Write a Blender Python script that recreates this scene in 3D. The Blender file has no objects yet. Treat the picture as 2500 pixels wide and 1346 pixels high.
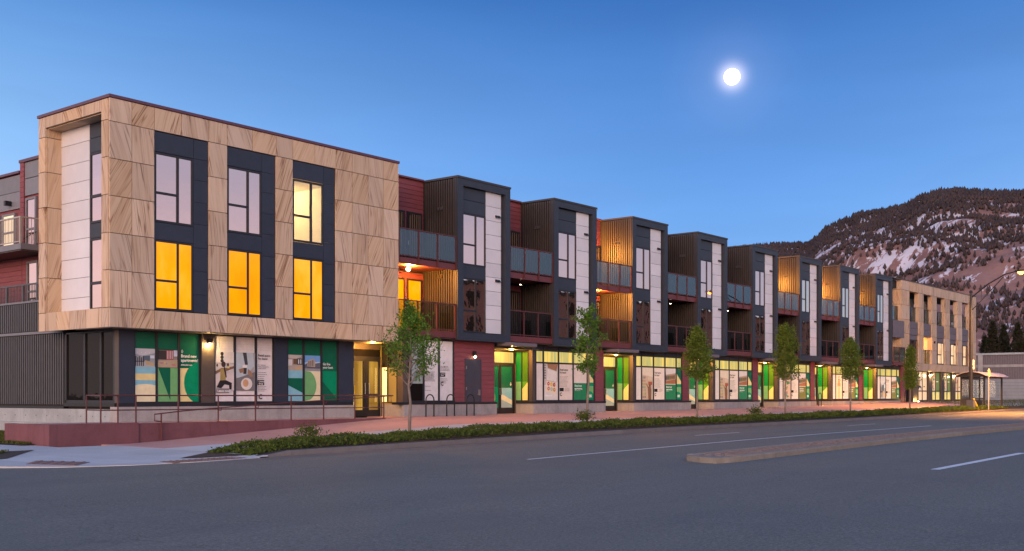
import bpy, bmesh, math, random
import numpy as np
from mathutils import Vector, Matrix
random.seed(7); rng = np.random.default_rng(11)
sc = bpy.context.scene
COL = sc.collection
# ------------------------------------------------------------------ camera, sky, sun, exposure
F_PX, W_PX = 2690.0, 2500.0
TH = math.atan2(2170.0, F_PX)
cam = bpy.data.cameras.new('camera'); cam_ob = bpy.data.objects.new('camera', cam); COL.objects.link(cam_ob)
cam.sensor_width = 36.0; cam.lens = 36.0 * F_PX / W_PX
cam.shift_y = 295.0 / 2500.0; cam.clip_start = 0.1; cam.clip_end = 20000
cam_ob.location = (0, 0, 0)                       # heights are measured from the camera's eye level
cam_ob.rotation_euler = (math.pi / 2, 0, TH - math.pi / 2)
sc.camera = cam_ob
DAWN = Vector((-0.886, -0.463, 0.0)).normalized()
MOON_DIR = Vector((0.9036, 0.4724, 0.29)).normalized()

def new_world():
    w = bpy.data.worlds.new('World'); sc.world = w; w.use_nodes = True
    nt = w.node_tree; N = nt.nodes; L = nt.links
    bg = N['Background']
    tc = N.new('ShaderNodeTexCoord'); sep = N.new('ShaderNodeSeparateXYZ'); L.new(tc.outputs['Generated'], sep.inputs[0])
    def math_(op, a, b=None, clamp=False):
        n = N.new('ShaderNodeMath'); n.operation = op; n.use_clamp = clamp
        for i, v in enumerate((a, b)):
            if v is None: continue
            if isinstance(v, (int, float)): n.inputs[i].default_value = v
            else: L.new(v, n.inputs[i])
        return n.outputs[0]
    def ramp(fac, stops):
        r = N.new('ShaderNodeValToRGB'); e = r.color_ramp.elements
        e[0].position, e[0].color = stops[0][0], (*stops[0][1], 1)
        e[1].position, e[1].color = stops[-1][0], (*stops[-1][1], 1)
        for p, c in stops[1:-1]:
            k = e.new(p); k.color = (*c, 1)
        L.new(fac, r.inputs[0]); return r.outputs[0]
    z = math_('MAXIMUM', sep.outputs[2], 0.0)
    hl = math_('SQRT', math_('ADD', math_('MULTIPLY', sep.outputs[0], sep.outputs[0]), math_('MULTIPLY', sep.outputs[1], sep.outputs[1])))
    dt = math_('ADD', math_('MULTIPLY', sep.outputs[0], DAWN.x), math_('MULTIPLY', sep.outputs[1], DAWN.y))
    cosd = math_('DIVIDE', dt, math_('MAXIMUM', hl, 0.001))
    t = math_('POWER', math_('MULTIPLY', math_('ADD', cosd, 1.0), 0.5, True), 0.85)
    west = ramp(z, [(0, (.145, .30, .575)), (.12, (.10, .245, .525)), (.2, (.064, .185, .455)), (.34, (.018, .088, .29)), (.6, (.03, .115, .32)), (1, (.035, .115, .29))])
    east = ramp(z, [(0, (1.7, 1.15, .80)), (.08, (1.6, 1.1, .86)), (.13, (1.5, 1.02, .90)), (.19, (1.05, .86, .92)), (.4, (.48, .60, .78)), (.7, (.15, .27, .50)), (1, (.035, .115, .29))])
    mid = ramp(z, [(0, (.42, .51, .65)), (.12, (.30, .43, .61)), (.2, (.185, .34, .565)), (.34, (.052, .165, .40)), (.6, (.04, .14, .36)), (1, (.035, .115, .29))])
    m0 = N.new('ShaderNodeMix'); m0.data_type = 'RGBA'
    L.new(math_('MULTIPLY', t, 5.5, True), m0.inputs[0]); L.new(west, m0.inputs[6]); L.new(mid, m0.inputs[7])
    mx = N.new('ShaderNodeMix'); mx.data_type = 'RGBA'
    L.new(math_('MULTIPLY', math_('SUBTRACT', t, .2), 1.25, True), mx.inputs[0]); L.new(m0.outputs[2], mx.inputs[6]); L.new(east, mx.inputs[7])
    # the physical dawn sky adds its warm horizon
    sky = N.new('ShaderNodeTexSky'); sky.sky_type = 'NISHITA'; sky.sun_disc = False
    sky.sun_elevation = math.radians(2); sky.sun_rotation = math.pi / 2 - math.atan2(DAWN.y, DAWN.x)
    ml = N.new('ShaderNodeVectorMath'); ml.operation = 'SCALE'; ml.inputs[3].default_value = 0.008
    L.new(sky.outputs[0], ml.inputs[0])
    # thin moonlit air round the moon
    dm = N.new('ShaderNodeVectorMath'); dm.operation = 'DOT_PRODUCT'; L.new(tc.outputs['Generated'], dm.inputs[0]); dm.inputs[1].default_value = MOON_DIR
    d = math_('MAXIMUM', dm.outputs['Value'], 0.0)
    g = math_('ADD', math_('MULTIPLY', math_('POWER', d, 22000.0), 0.5), math_('MULTIPLY', math_('POWER', d, 1400.0), 0.03))
    au = N.new('ShaderNodeVectorMath'); au.operation = 'SCALE'; au.inputs[0].default_value = (1.0, .84, .76); L.new(g, au.inputs[3])
    # faint streaks of high cirrus
    sv = N.new('ShaderNodeVectorMath'); sv.operation = 'MULTIPLY'; sv.inputs[1].default_value = (2.0, 2.0, 13.0); L.new(tc.outputs['Generated'], sv.inputs[0])
    nz = N.new('ShaderNodeTexNoise'); nz.inputs['Scale'].default_value = 1.6; nz.inputs['Detail'].default_value = 5; L.new(sv.outputs[0], nz.inputs['Vector'])
    vs = N.new('ShaderNodeVectorMath'); vs.operation = 'SCALE'; L.new(mx.outputs[2], vs.inputs[0]); L.new(math_('ADD', math_('MULTIPLY', nz.outputs['Fac'], .24), .83), vs.inputs[3])
    a1 = N.new('ShaderNodeVectorMath'); L.new(vs.outputs[0], a1.inputs[0]); L.new(ml.outputs[0], a1.inputs[1])
    a2 = N.new('ShaderNodeVectorMath'); L.new(a1.outputs[0], a2.inputs[0]); L.new(au.outputs[0], a2.inputs[1])
    L.new(a2.outputs[0], bg.inputs[0]); bg.inputs[1].default_value = 1.0
new_world()
sun = bpy.data.lights.new('dawn_glow', 'SUN'); sun.energy = 1.75; sun.angle = math.radians(35); sun.color = (1.0, .58, .37)
sun_ob = bpy.data.objects.new('dawn_glow', sun); COL.objects.link(sun_ob)
_d = Vector((DAWN.x, DAWN.y, math.tan(math.radians(7))))
sun_ob.rotation_euler = (-_d).to_track_quat('-Z', 'Y').to_euler()
sc.view_settings.view_transform = 'Standard'; sc.view_settings.look = 'None'
sc.view_settings.exposure = 0.9; sc.view_settings.gamma = 1.0; sc.view_settings.use_curve_mapping = False
sc.cycles.max_bounces = 6; sc.cycles.diffuse_bounces = 3; sc.cycles.glossy_bounces = 3
sc.cycles.transparent_max_bounces = 10; sc.cycles.sample_clamp_indirect = 4.0
sc.cycles.caustics_reflective = False; sc.cycles.caustics_refractive = False
try: sc.cycles.use_denoising = True
except Exception: pass

# ------------------------------------------------------------------ material helpers
class NT:
    def __init__(s, name):
        s.m = bpy.data.materials.new(name); s.m.use_nodes = True
        s.t = s.m.node_tree; s.N = s.t.nodes; s.L = s.t.links
        s.p = s.N['Principled BSDF']; s.out = s.N['Material Output']
    def n(s, kind, **kw):
        x = s.N.new(kind)
        for k, v in kw.items(): setattr(x, k, v)
        return x
    def link(s, a, b): s.L.new(a, b)
    def mathn(s, op, a, b=None, clamp=False):
        n = s.N.new('ShaderNodeMath'); n.operation = op; n.use_clamp = clamp
        for i, v in enumerate((a, b)):
            if v is None: continue
            if isinstance(v, (int, float)): n.inputs[i].default_value = v
            else: s.L.new(v, n.inputs[i])
        return n.outputs[0]
    def pos(s): return s.n('ShaderNodeNewGeometry').outputs['Position']
    def scaled(s, vec, sx, sy, sz):
        m = s.n('ShaderNodeVectorMath', operation='MULTIPLY'); s.link(vec, m.inputs[0]); m.inputs[1].default_value = (sx, sy, sz); return m.outputs[0]
    def noise(s, vec, scale, detail=4, rough=.55, dist=0):
        n = s.n('ShaderNodeTexNoise'); n.inputs['Scale'].default_value = scale; n.inputs['Detail'].default_value = detail
        n.inputs['Roughness'].default_value = rough; n.inputs['Distortion'].default_value = dist
        s.link(vec, n.inputs['Vector']); return n.outputs['Fac']
    def ramp(s, fac, stops, interp='LINEAR'):
        r = s.n('ShaderNodeValToRGB'); r.color_ramp.interpolation = interp; e = r.color_ramp.elements
        e[0].position, e[0].color = stops[0][0], (*stops[0][1], 1)
        e[1].position, e[1].color = stops[-1][0], (*stops[-1][1], 1)
        for p, c in stops[1:-1]:
            k = e.new(p); k.color = (*c, 1)
        s.link(fac, r.inputs[0]); return r.outputs[0]
    def mix(s, fac, a, b, blend='MIX'):
        m = s.n('ShaderNodeMix', data_type='RGBA', blend_type=blend)
        for i, v in ((0, fac), (6, a), (7, b)):
            if isinstance(v, (int, float)): m.inputs[i].default_value = v
            elif isinstance(v, tuple): m.inputs[i].default_value = (*v, 1)
            else: s.link(v, m.inputs[i])
        return m.outputs[2]
    def bump(s, h, strength=.3, dist=.01):
        b = s.n('ShaderNodeBump'); b.inputs['Strength'].default_value = strength; b.inputs['Distance'].default_value = dist
        s.link(h, b.inputs['Height']); s.link(b.outputs[0], s.p.inputs['Normal'])
    def col(s, c):
        if isinstance(c, tuple): s.p.inputs['Base Color'].default_value = (*c, 1)
        else: s.link(c, s.p.inputs['Base Color'])
    def set(s, rough=None, metal=None, spec=None):
        if rough is not None: s.p.inputs['Roughness'].default_value = rough
        if metal is not None: s.p.inputs['Metallic'].default_value = metal
        if spec is not None: s.p.inputs['Specular IOR Level'].default_value = spec

def mat_plain(name, c, rough=.6, metal=0.0, var=.12, scale=3.0, stretch=(1, 1, 1), spec=.4):
    """paint or metal with faint uneven tone and per-piece variation"""
    a = NT(name); v = a.scaled(a.pos(), *stretch)
    f = a.noise(v, scale, 5, .6)
    lo = tuple(x * (1 - var) for x in c); hi = tuple(min(1, x * (1 + var)) for x in c)
    k = a.ramp(f, [(.3, lo), (.7, hi)])
    oi = a.n('ShaderNodeObjectInfo')
    val = a.mathn('ADD', a.mathn('MULTIPLY', oi.outputs['Random'], .16), .92)
    h = a.n('ShaderNodeHueSaturation'); a.link(val, h.inputs['Value']); a.link(k, h.inputs['Color'])
    a.col(h.outputs[0]); a.set(rough, metal, spec)
    f2 = a.noise(a.pos(), scale * 14, 3)
    r = a.mathn('ADD', a.mathn('MULTIPLY', f2, .16), rough - .08); a.link(r, a.p.inputs['Roughness'])
    return a.m

def mat_stone():
    a = NT('veined_sandstone'); sp = a.n('ShaderNodeSeparateXYZ'); a.link(a.pos(), sp.inputs[0])
    oi = a.n('ShaderNodeObjectInfo'); R = oi.outputs['Random']
    u = a.mathn('ADD', sp.outputs[0], sp.outputs[1])
    cb = a.n('ShaderNodeCombineXYZ'); a.link(u, cb.inputs[0]); a.link(sp.outputs[2], cb.inputs[1]); a.link(a.mathn('MULTIPLY', R, 37.0), cb.inputs[2])
    vr = a.n('ShaderNodeVectorRotate', rotation_type='Z_AXIS'); a.link(cb.outputs[0], vr.inputs['Vector'])
    r2 = a.mathn('FRACT', a.mathn('MULTIPLY', R, 7.13))
    a.link(a.mathn('MULTIPLY', a.mathn('SUBTRACT', r2, .42), .95), vr.inputs['Angle'])
    v = a.scaled(vr.outputs[0], 1.0, .06, 1.0)
    f = a.noise(v, 5.0, 4, .55, .25)
    base = a.ramp(f, [(.25, (.45, .305, .185)), (.42, (.53, .375, .24)), (.55, (.58, .43, .29)), (.66, (.545, .39, .255)), (.8, (.47, .315, .19))])
    f2 = a.noise(a.scaled(vr.outputs[0], 1.0, .035, 1.0), 8.0, 2, .45, .3)
    vein = a.ramp(a.mathn('ABSOLUTE', a.mathn('SUBTRACT', f2, .5)), [(0, (1, 1, 1)), (.014, (.8, .8, .8)), (.04, (0, 0, 0))])
    gate = a.ramp(a.noise(a.scaled(vr.outputs[0], 1, .2, 1), 1.4, 2), [(.38, (0, 0, 0)), (.6, (1, 1, 1))])
    k = a.mix(a.mathn('MULTIPLY', a.mathn('MULTIPLY', vein, gate), .85), base, (.17, .07, .03))
    hs = a.n('ShaderNodeHueSaturation'); a.link(k, hs.inputs['Color'])
    a.link(a.mathn('ADD', a.mathn('MULTIPLY', R, .2), .86), hs.inputs['Value'])
    a.link(a.mathn('ADD', a.mathn('MULTIPLY', r2, .25), .78), hs.inputs['Saturation'])
    a.col(hs.outputs[0]); a.set(.7, 0, .3); a.bump(f, .15, .01)
    return a.m

def mat_concrete(name, c, stain=.35, streak=True, scale=1.2, rough=.8):
    a = NT(name); P = a.pos()
    f = a.noise(P, scale, 6, .65)
    k = a.ramp(f, [(.25, tuple(x * (1 - stain) for x in c)), (.55, c), (.8, tuple(min(1, x * 1.14) for x in c))])
    if streak:
        f2 = a.noise(a.scaled(P, 6, 6, .35), 1.0, 4, .6)
        k = a.mix(a.ramp(f2, [(.5, (0, 0, 0)), (.75, (.45, .45, .45))]), k, tuple(x * .55 for x in c))
    f3 = a.noise(P, 22, 4, .7)
    k = a.mix(.25, k, a.ramp(f3, [(.3, tuple(x * .7 for x in c)), (.7, tuple(min(1, x * 1.25) for x in c))]))
    oi = a.n('ShaderNodeObjectInfo'); h = a.n('ShaderNodeHueSaturation')
    a.link(a.mathn('ADD', a.mathn('MULTIPLY', oi.outputs['Random'], .16), .92), h.inputs['Value']); a.link(k, h.inputs['Color'])
    a.col(h.outputs[0]); a.set(rough, 0, .3); a.bump(f3, .35, .008)
    return a.m

def mat_asphalt():
    a = NT('asphalt'); P = a.pos()
    f = a.noise(a.scaled(P, .05, .55, 1), 1.0, 5, .6)
    k = a.ramp(f, [(.3, (.088, .086, .078)), (.48, (.134, .130, .116)), (.62, (.154, .150, .134)), (.72, (.20, .195, .176))])
    g = a.noise(P, 24, 5, .85)
    k = a.mix(.72, k, a.ramp(g, [(.28, (.048, .047, .043)), (.5, (.136, .133, .119)), (.74, (.36, .35, .32))]))
    b = a.noise(P, .35, 4, .6)
    k = a.mix(a.ramp(b, [(.5, (0, 0, 0)), (.72, (.5, .5, .5))]), k, (.105, .107, .111))
    # hairline cracks
    vo = a.n('ShaderNodeTexVoronoi', feature='DISTANCE_TO_EDGE'); vo.inputs['Scale'].default_value = .16
    wob = a.n('ShaderNodeTexNoise'); wob.inputs['Scale'].default_value = 1.3; a.link(P, wob.inputs['Vector'])
    vm = a.n('ShaderNodeVectorMath', operation='ADD'); a.link(P, vm.inputs[0]); a.link(wob.outputs['Color'], vm.inputs[1]); a.link(vm.outputs[0], vo.inputs['Vector'])
    ck = a.ramp(vo.outputs['Distance'], [(0, (.22, .22, .22)), (.003, (0, 0, 0))])
    k = a.mix(ck, k, (.03, .03, .032))
    a.col(k); a.set(.85, 0, .25); a.bump(g, .5, .01)
    return a.m

def mat_glass_mirror(name, body=(.02, .022, .026), refl=.5, tint=(.95, .93, 1.0), edge=.25):
    """coated window glass: partly mirror, dark room behind"""
    a = NT(name); a.N.remove(a.p)
    d = a.n('ShaderNodeBsdfDiffuse'); d.inputs[0].default_value = (*body, 1)
    g = a.n('ShaderNodeBsdfGlossy'); g.inputs[0].default_value = (*tint, 1); g.inputs['Roughness'].default_value = .02
    w = a.noise(a.pos(), 1.6, 2); b = a.n('ShaderNodeBump'); b.inputs['Strength'].default_value = .03; b.inputs['Distance'].default_value = .08
    a.link(w, b.inputs['Height']); a.link(b.outputs[0], g.inputs['Normal'])
    m = a.n('ShaderNodeMixShader'); lw = a.n('ShaderNodeLayerWeight'); lw.inputs[0].default_value = .35
    a.link(a.mathn('ADD', a.mathn('MULTIPLY', lw.outputs['Facing'], edge), refl - edge * .32, True), m.inputs[0])
    a.link(d.outputs[0], m.inputs[1]); a.link(g.outputs[0], m.inputs[2]); a.link(m.outputs[0], a.out.inputs[0])
    return a.m

def mat_glass_clear(name, tint=(.9, .95, .95), refl=.16, mirror=(.95, .97, 1)):
    a = NT(name); a.N.remove(a.p)
    d = a.n('ShaderNodeBsdfTransparent'); d.inputs[0].default_value = (*tint, 1)
    g = a.n('ShaderNodeBsdfGlossy'); g.inputs[0].default_value = (*mirror, 1); g.inputs['Roughness'].default_value = .01
    m = a.n('ShaderNodeMixShader'); lw = a.n('ShaderNodeLayerWeight'); lw.inputs[0].default_value = .3
    a.link(a.mathn('ADD', a.mathn('MULTIPLY', lw.outputs['Facing'], .3), refl, True), m.inputs[0])
    a.link(d.outputs[0], m.inputs[1]); a.link(g.outputs[0], m.inputs[2]); a.link(m.outputs[0], a.out.inputs[0])
    return a.m

def mat_emit(name, c, s, base=(.5, .5, .5), rough=.3):
    a = NT(name); a.col(base); a.set(rough)
    a.p.inputs['Emission Color'].default_value = (*c, 1); a.p.inputs['Emission Strength'].default_value = s
    return a.m

def mat_room(name, stops, s, sx=2.2, sz=.15):
    """lit unfinished shop interior seen through transoms: upright studs and pale wall boards that glow under work lights"""
    a = NT(name); P = a.pos()
    f = a.noise(a.scaled(P, sx, sx * .3, sz), 1.0, 3, .6)
    k = a.ramp(f, stops)
    sp = a.n('ShaderNodeSeparateXYZ'); a.link(P, sp.inputs[0])
    st = a.mathn('FRACT', a.mathn('MULTIPLY', sp.outputs[0], 1.64))
    k = a.mix(a.mathn('MULTIPLY', a.mathn('LESS_THAN', st, .1), .35), k, (.30, .20, .05))
    a.col((.08, .07, .05)); a.link(k, a.p.inputs['Emission Color']); a.p.inputs['Emission Strength'].default_value = s
    return a.m

_pm = {}
def pm(c, glow=0.0):
    """printed window film; glow = how much of the shop's light comes through it"""
    key = (tuple(round(x, 3) for x in c), round(glow, 2))
    if key not in _pm:
        a = NT('printed_film'); f = a.noise(a.pos(), 5, 4)
        k = a.ramp(f, [(.3, tuple(x * .92 for x in c)), (.7, tuple(min(1, x * 1.05) for x in c))])
        a.col(k); a.set(.22, 0, .5)
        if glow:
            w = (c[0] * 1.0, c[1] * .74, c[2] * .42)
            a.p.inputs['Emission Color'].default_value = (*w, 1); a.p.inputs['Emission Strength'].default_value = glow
        _pm[key] = a.m
    return _pm[key]

def leaf_mat(name, stops, scale=9.0):
    a = NT(name); f = a.noise(a.pos(), scale, 3, .7)
    a.col(a.ramp(f, stops)); a.set(.85, 0, .04)
    a.p.inputs['Subsurface Weight'].default_value = 0
    tr = a.n('ShaderNodeBsdfTranslucent'); tr.inputs[0].default_value = (.12, .2, .04, 1)
    m = a.n('ShaderNodeMixShader'); m.inputs[0].default_value = .22
    a.link(a.p.outputs[0], m.inputs[1]); a.link(tr.outputs[0], m.inputs[2]); a.link(m.outputs[0], a.out.inputs[0])
    return a.m

M = {}
M['stone'] = mat_stone()
M['charcoal'] = mat_plain('charcoal_panel', (.026, .032, .047), .5, 0, .1)
M['navy'] = mat_plain('navy_panel', (.022, .028, .048), .5, 0, .1)
M['bronze'] = mat_plain('dark_bronze_metal', (.048, .040, .038), .5, .15, .12)
M['ribdark'] = mat_plain('dark_ribbed_metal', (.080, .083, .092), .5, .1, .12)
M['gapdark'] = mat_plain('dark_backing', (.018, .017, .017), .8)
M['white'] = mat_plain('white_panel', (.60, .61, .65), .5, 0, .05, 1.2)
M['red'] = mat_plain('red_lap_siding', (.205, .050, .058), .6, 0, .14, 4, (.4, .4, 3))
M['maroon'] = mat_plain('maroon_metal', (.15, .038, .040), .45, .2, .1)
M['railred'] = mat_plain('rail_paint', (.10, .030, .030), .45, .2, .15)
M['coping'] = mat_plain('plum_coping', (.11, .045, .065), .45, .2, .08)
M['frame'] = mat_plain('window_frame', (.022, .022, .027), .45, .2, .1)
M['frametan'] = mat_plain('bronze_column', (.085, .066, .055), .5, .2, .1)
M['grey'] = mat_plain('grey_panel', (.17, .175, .195), .55, 0, .08)
M['greypurple'] = mat_plain('dusk_grey_panel', (.135, .115, .13), .55, 0, .08)
M['door'] = mat_plain('slate_door', (.055, .053, .068), .45, .1, .08)
M['steel'] = mat_plain('brushed_steel', (.55, .52, .48), .3, .9, .08)
M['black'] = mat_plain('black_metal', (.018, .018, .02), .4, .3, .1)
M['balu'] = mat_plain('pale_metal_rail', (.42, .36, .32), .45, .4, .1)
M['cane'] = mat_concrete('foundation_concrete', (.37, .40, .42), .42, True, .9)
M['base'] = mat_concrete('plinth_concrete', (.33, .315, .31), .38, True, 1.5)
M['walk'] = mat_concrete('pale_concrete', (.44, .45, .47), .2, False, .5)
M['walkredlit'] = mat_concrete('red_light_tinted_walk', (.50, .275, .25), .2, False, .5)  # red glow of passing tail lights tinted into the walk's concrete colour
M['rampredlit'] = mat_concrete('red_light_tinted_ramp', (.165, .068, .080), .5, True, 1.0)  # ramp wall concrete with tail-light red mixed into its base colour
M['kerb'] = mat_concrete('kerb_concrete', (.15, .135, .13), .3, False, 1.5)
M['kerbsand'] = mat_concrete('sandy_kerb', (.20, .182, .158), .3, False, 2.5)
M['cobble'] = mat_concrete('cobble', (.19, .145, .125), .3, False, 3)
M['mortar'] = mat_concrete('mortar', (.10, .08, .072), .3, False, 3)
M['tactile'] = mat_plain('tactile_plate', (.16, .105, .10), .7)
M['asphalt'] = mat_asphalt()
M['paint'] = mat_concrete('road_paint', (.62, .62, .64), .3, False, 5, .6)
M['soil'] = mat_plain('planting_soil', (.035, .025, .02), .95, 0, .3, 12)
M['glassup'] = mat_glass_mirror('sky_reflecting_glass', (.03, .026, .027), .50, (1.0, .76, .74))
M['glassdim'] = mat_glass_mirror('dim_glass', (.02, .015, .013), .50, (1.0, .86, .8))
M['glassdark'] = mat_glass_mirror('dark_ground_glass', (.010, .009, .009), .035, (.5, .5, .55), .04)
M['glassclear'] = mat_glass_clear('clear_glass', (.92, .95, .95), .03)
M['glassrail'] = mat_glass_clear('balcony_glass', (.66, .74, .78), .03, (.42, .52, .60))
def mat_amber():
    a = NT('amber_blind'); f = a.noise(a.scaled(a.pos(), 1, 1, .5), 1.3, 3)
    oi = a.n('ShaderNodeObjectInfo'); k = a.ramp(a.mathn('ADD', f, a.mathn('MULTIPLY', a.mathn('SUBTRACT', oi.outputs['Random'], .5), .25)), [(.3, (.88, .275, .0)), (.55, (1.0, .34, .0)), (.75, (1.0, .42, .03))])
    a.col((.10, .04, .0)); a.set(.12, 0, .5); a.link(k, a.p.inputs['Emission Color']); a.p.inputs['Emission Strength'].default_value = .68
    return a.m
M['amber'] = mat_amber()
M['roomwall'] = mat_plain('pale_room_paint', (.80, .68, .45), .7, 0, .04)
M['lampwarm'] = mat_emit('lamp_lens', (1.0, .72, .35), 28)
M['lampsmall'] = mat_emit('small_lamp_lens', (1.0, .78, .5), 9)
M['lampst'] = mat_emit('street_lamp_lens', (1.0, .30, .03), 7)
M['moon'] = mat_emit('moon_surface', (1.0, .97, .93), 1.9)
M['roomA'] = mat_room('shop_room_light', [(.3, (.70, .44, .06)), (.45, (.42, .42, .14)), (.55, (.90, .60, .10)), (.66, (.36, .40, .16)), (.8, (.95, .70, .26))], .58)
M['roomE'] = mat_room('entry_hall_light', [(.35, (.16, .065, .008)), (.52, (.42, .19, .022)), (.7, (.95, .50, .07))], .55, .8)
M['hallpale'] = mat_emit('bright_hall_wall', (1.0, .66, .20), .75)
M['palelit'] = mat_emit('pale_lit_blind', (1.0, .72, .42), .55, (.3, .26, .22))
M['yellow'] = mat_plain('yellow_plastic', (.72, .52, .03), .5)
M['brick'] = mat_plain('brick_red_wall', (.46, .19, .12), .8, 0, .25, 2)
M['bark'] = mat_concrete('grey_bark', (.20, .165, .145), .4, True, 6)
M['leafA'] = leaf_mat('fresh_leaf', [(.3, (.045, .105, .018)), (.55, (.085, .19, .030)), (.75, (.16, .30, .05))])
M['leafB'] = leaf_mat('dense_leaf', [(.3, (.045, .080, .014)), (.55, (.115, .17, .030)), (.75, (.21, .27, .05))], 7)
M['hedge'] = leaf_mat('hedge_leaf', [(.25, (.018, .021, .010)), (.42, (.042, .060, .016)), (.58, (.10, .145, .032)), (.75, (.15, .12, .06))], 5)
M['grass'] = leaf_mat('dry_grass', [(.3, (.06, .06, .02)), (.55, (.10, .12, .035)), (.75, (.19, .15, .07))], 6)
M['pine'] = mat_plain('pine_foliage', (.042, .029, .028), .9, 0, .4, .02)
M['conifer'] = leaf_mat('conifer_needles', [(.3, (.018, .018, .016)), (.7, (.045, .036, .028))], 1.5)

def mat_hill():
    a = NT('hillside'); P = a.pos()
    f = a.noise(P, .006, 8, .62)
    k = a.ramp(f, [(.3, (.17, .085, .075)), (.5, (.30, .165, .14)), (.7, (.36, .215, .185))])
    q = a.noise(a.scaled(P, .42, 1, .42), .05, 6, .68, .4)
    q2 = a.noise(P, .004, 3, .5)
    sn = a.ramp(a.mathn('ADD', q, a.mathn('MULTIPLY', a.mathn('SUBTRACT', q2, .5), .42)), [(.512, (0, 0, 0)), (.54, (1, 1, 1))])
    k = a.mix(sn, k, (.80, .78, .84))
    r = a.noise(P, .05, 6, .7)
    k = a.mix(.35, k, a.ramp(r, [(.3, (.06, .035, .03)), (.7, (.32, .2, .17))]))
    a.col(k); a.set(.95, 0, .1)
    return a.m
M['hill'] = mat_hill()

# ------------------------------------------------------------------ object helpers
WL = {}
def wl(o): return WL.get(o.name, Vector((0, 0, 0)))
def link(o, at, parent=None):
    COL.objects.link(o); at = Vector(at)
    if parent is not None:
        o.parent = parent; o.location = at - wl(parent)
    else: o.location = at
    WL[o.name] = at
    return o
def tag(o, label=None, cat=None, group=None, kind=None):
    for k, v in (('label', label), ('category', cat), ('group', group), ('kind', kind)):
        if v: o[k] = v
    return o
def thing(name, at, label, cat, group=None):
    o = bpy.data.objects.new(name, None); o.empty_display_size = .3
    link(o, at); return tag(o, label, cat, group)
def raw(name, verts, faces, mats=(), idx=None, smooth=False):
    me = bpy.data.meshes.new(name); me.from_pydata(verts, [], faces)
    for m in mats: me.materials.append(m)
    if idx is not None: me.polygons.foreach_set('material_index', idx)
    if smooth: me.polygons.foreach_set('use_smooth', [True] * len(me.polygons))
    me.update(); return me
BF = [(0, 3, 2, 1), (4, 5, 6, 7), (0, 1, 5, 4), (1, 2, 6, 5), (2, 3, 7, 6), (3, 0, 4, 7)]
def bverts(x0, x1, y0, y1, z0, z1):
    return [(x0, y0, z0), (x1, y0, z0), (x1, y1, z0), (x0, y1, z0), (x0, y0, z1), (x1, y0, z1), (x1, y1, z1), (x0, y1, z1)]
_bc = {}
def bx(name, b, mat, parent=None, kind=None):
    x0, x1, y0, y1, z0, z1 = b
    d = (abs(x1 - x0), abs(y1 - y0), abs(z1 - z0)); key = (tuple(round(v, 3) for v in d), mat.name)
    if key not in _bc:
        hx, hy, hz = (v / 2 for v in d); _bc[key] = raw(name, bverts(-hx, hx, -hy, hy, -hz, hz), BF, (mat,))
    o = bpy.data.objects.new(name, _bc[key])
    link(o, ((x0 + x1) / 2, (y0 + y1) / 2, (z0 + z1) / 2), parent)
    if kind: o['kind'] = kind
    return o
class MB:
    def __init__(s): s.v = []; s.f = []; s.i = []; s.m = []
    def mi(s, m):
        if m not in s.m: s.m.append(m)
        return s.m.index(m)
    def add(s, vs, fs, m):
        k = len(s.v); s.v += [tuple(p) for p in vs]; s.f += [tuple(a + k for a in f) for f in fs]; s.i += [s.mi(m)] * len(fs); return s
    def box(s, x0, x1, y0, y1, z0, z1, m): return s.add(bverts(min(x0, x1), max(x0, x1), min(y0, y1), max(y0, y1), min(z0, z1), max(z0, z1)), BF, m)
    def quad(s, a, b, c, d, m): return s.add([a, b, c, d], [(0, 1, 2, 3)], m)
    def tube(s, pts, r, m, n=8, cap=True):
        pts = [Vector(p) for p in pts]; rs = r if isinstance(r, (list, tuple)) else [r] * len(pts)
        vs = []; fs = []; prev = None
        for i, p in enumerate(pts):
            t = (pts[min(i + 1, len(pts) - 1)] - pts[max(i - 1, 0)]).normalized()
            if prev is None:
                u = t.orthogonal().normalized()
            else:
                u = (prev - t * prev.dot(t)).normalized()
            prev = u; w = t.cross(u)
            for k in range(n):
                a = 2 * math.pi * k / n; vs.append(p + (u * math.cos(a) + w * math.sin(a)) * rs[i])
        for i in range(len(pts) - 1):
            for k in range(n):
                a, b = i * n + k, i * n + (k + 1) % n; fs.append((a, b, b + n, a + n))
        if cap: fs.append(tuple(range(n - 1, -1, -1))); fs.append(tuple((len(pts) - 1) * n + k for k in range(n)))
        return s.add(vs, fs, m)
    def poly(s, pts, m): return s.add(pts, [tuple(range(len(pts)))], m)
    def prism(s, pts, ext, m):
        """closed outline pts pushed along ext"""
        e = Vector(ext); n = len(pts); vs = [Vector(p) for p in pts] + [Vector(p) + e for p in pts]
        fs = [tuple(range(n - 1, -1, -1)), tuple(range(n, 2 * n))] + [(k, (k + 1) % n, n + (k + 1) % n, n + k) for k in range(n)]
        return s.add(vs, fs, m)
    def sphere(s, c, r, m, n=10):
        vs = []; fs = []; c = Vector(c)
        for i in range(n + 1):
            a = math.pi * i / n
            for k in range(2 * n):
                b = math.pi * k / n; vs.append(c + Vector((math.sin(a) * math.cos(b), math.sin(a) * math.sin(b), math.cos(a))) * r)
        for i in range(n):
            for k in range(2 * n):
                q = (k + 1) % (2 * n); fs.append((i * 2 * n + k, (i + 1) * 2 * n + k, (i + 1) * 2 * n + q, i * 2 * n + q))
        return s.add(vs, fs, m)
    def obj(s, name, parent=None, at=None, kind=None, smooth=False):
        if at is None: at = wl(parent) if parent is not None else Vector((0, 0, 0))
        at = Vector(at)
        me = raw(name, [tuple(Vector(p) - at) for p in s.v], s.f, s.m, s.i, smooth)
        o = bpy.data.objects.new(name, me); link(o, at, parent)
        if kind: o['kind'] = kind
        return o
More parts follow.
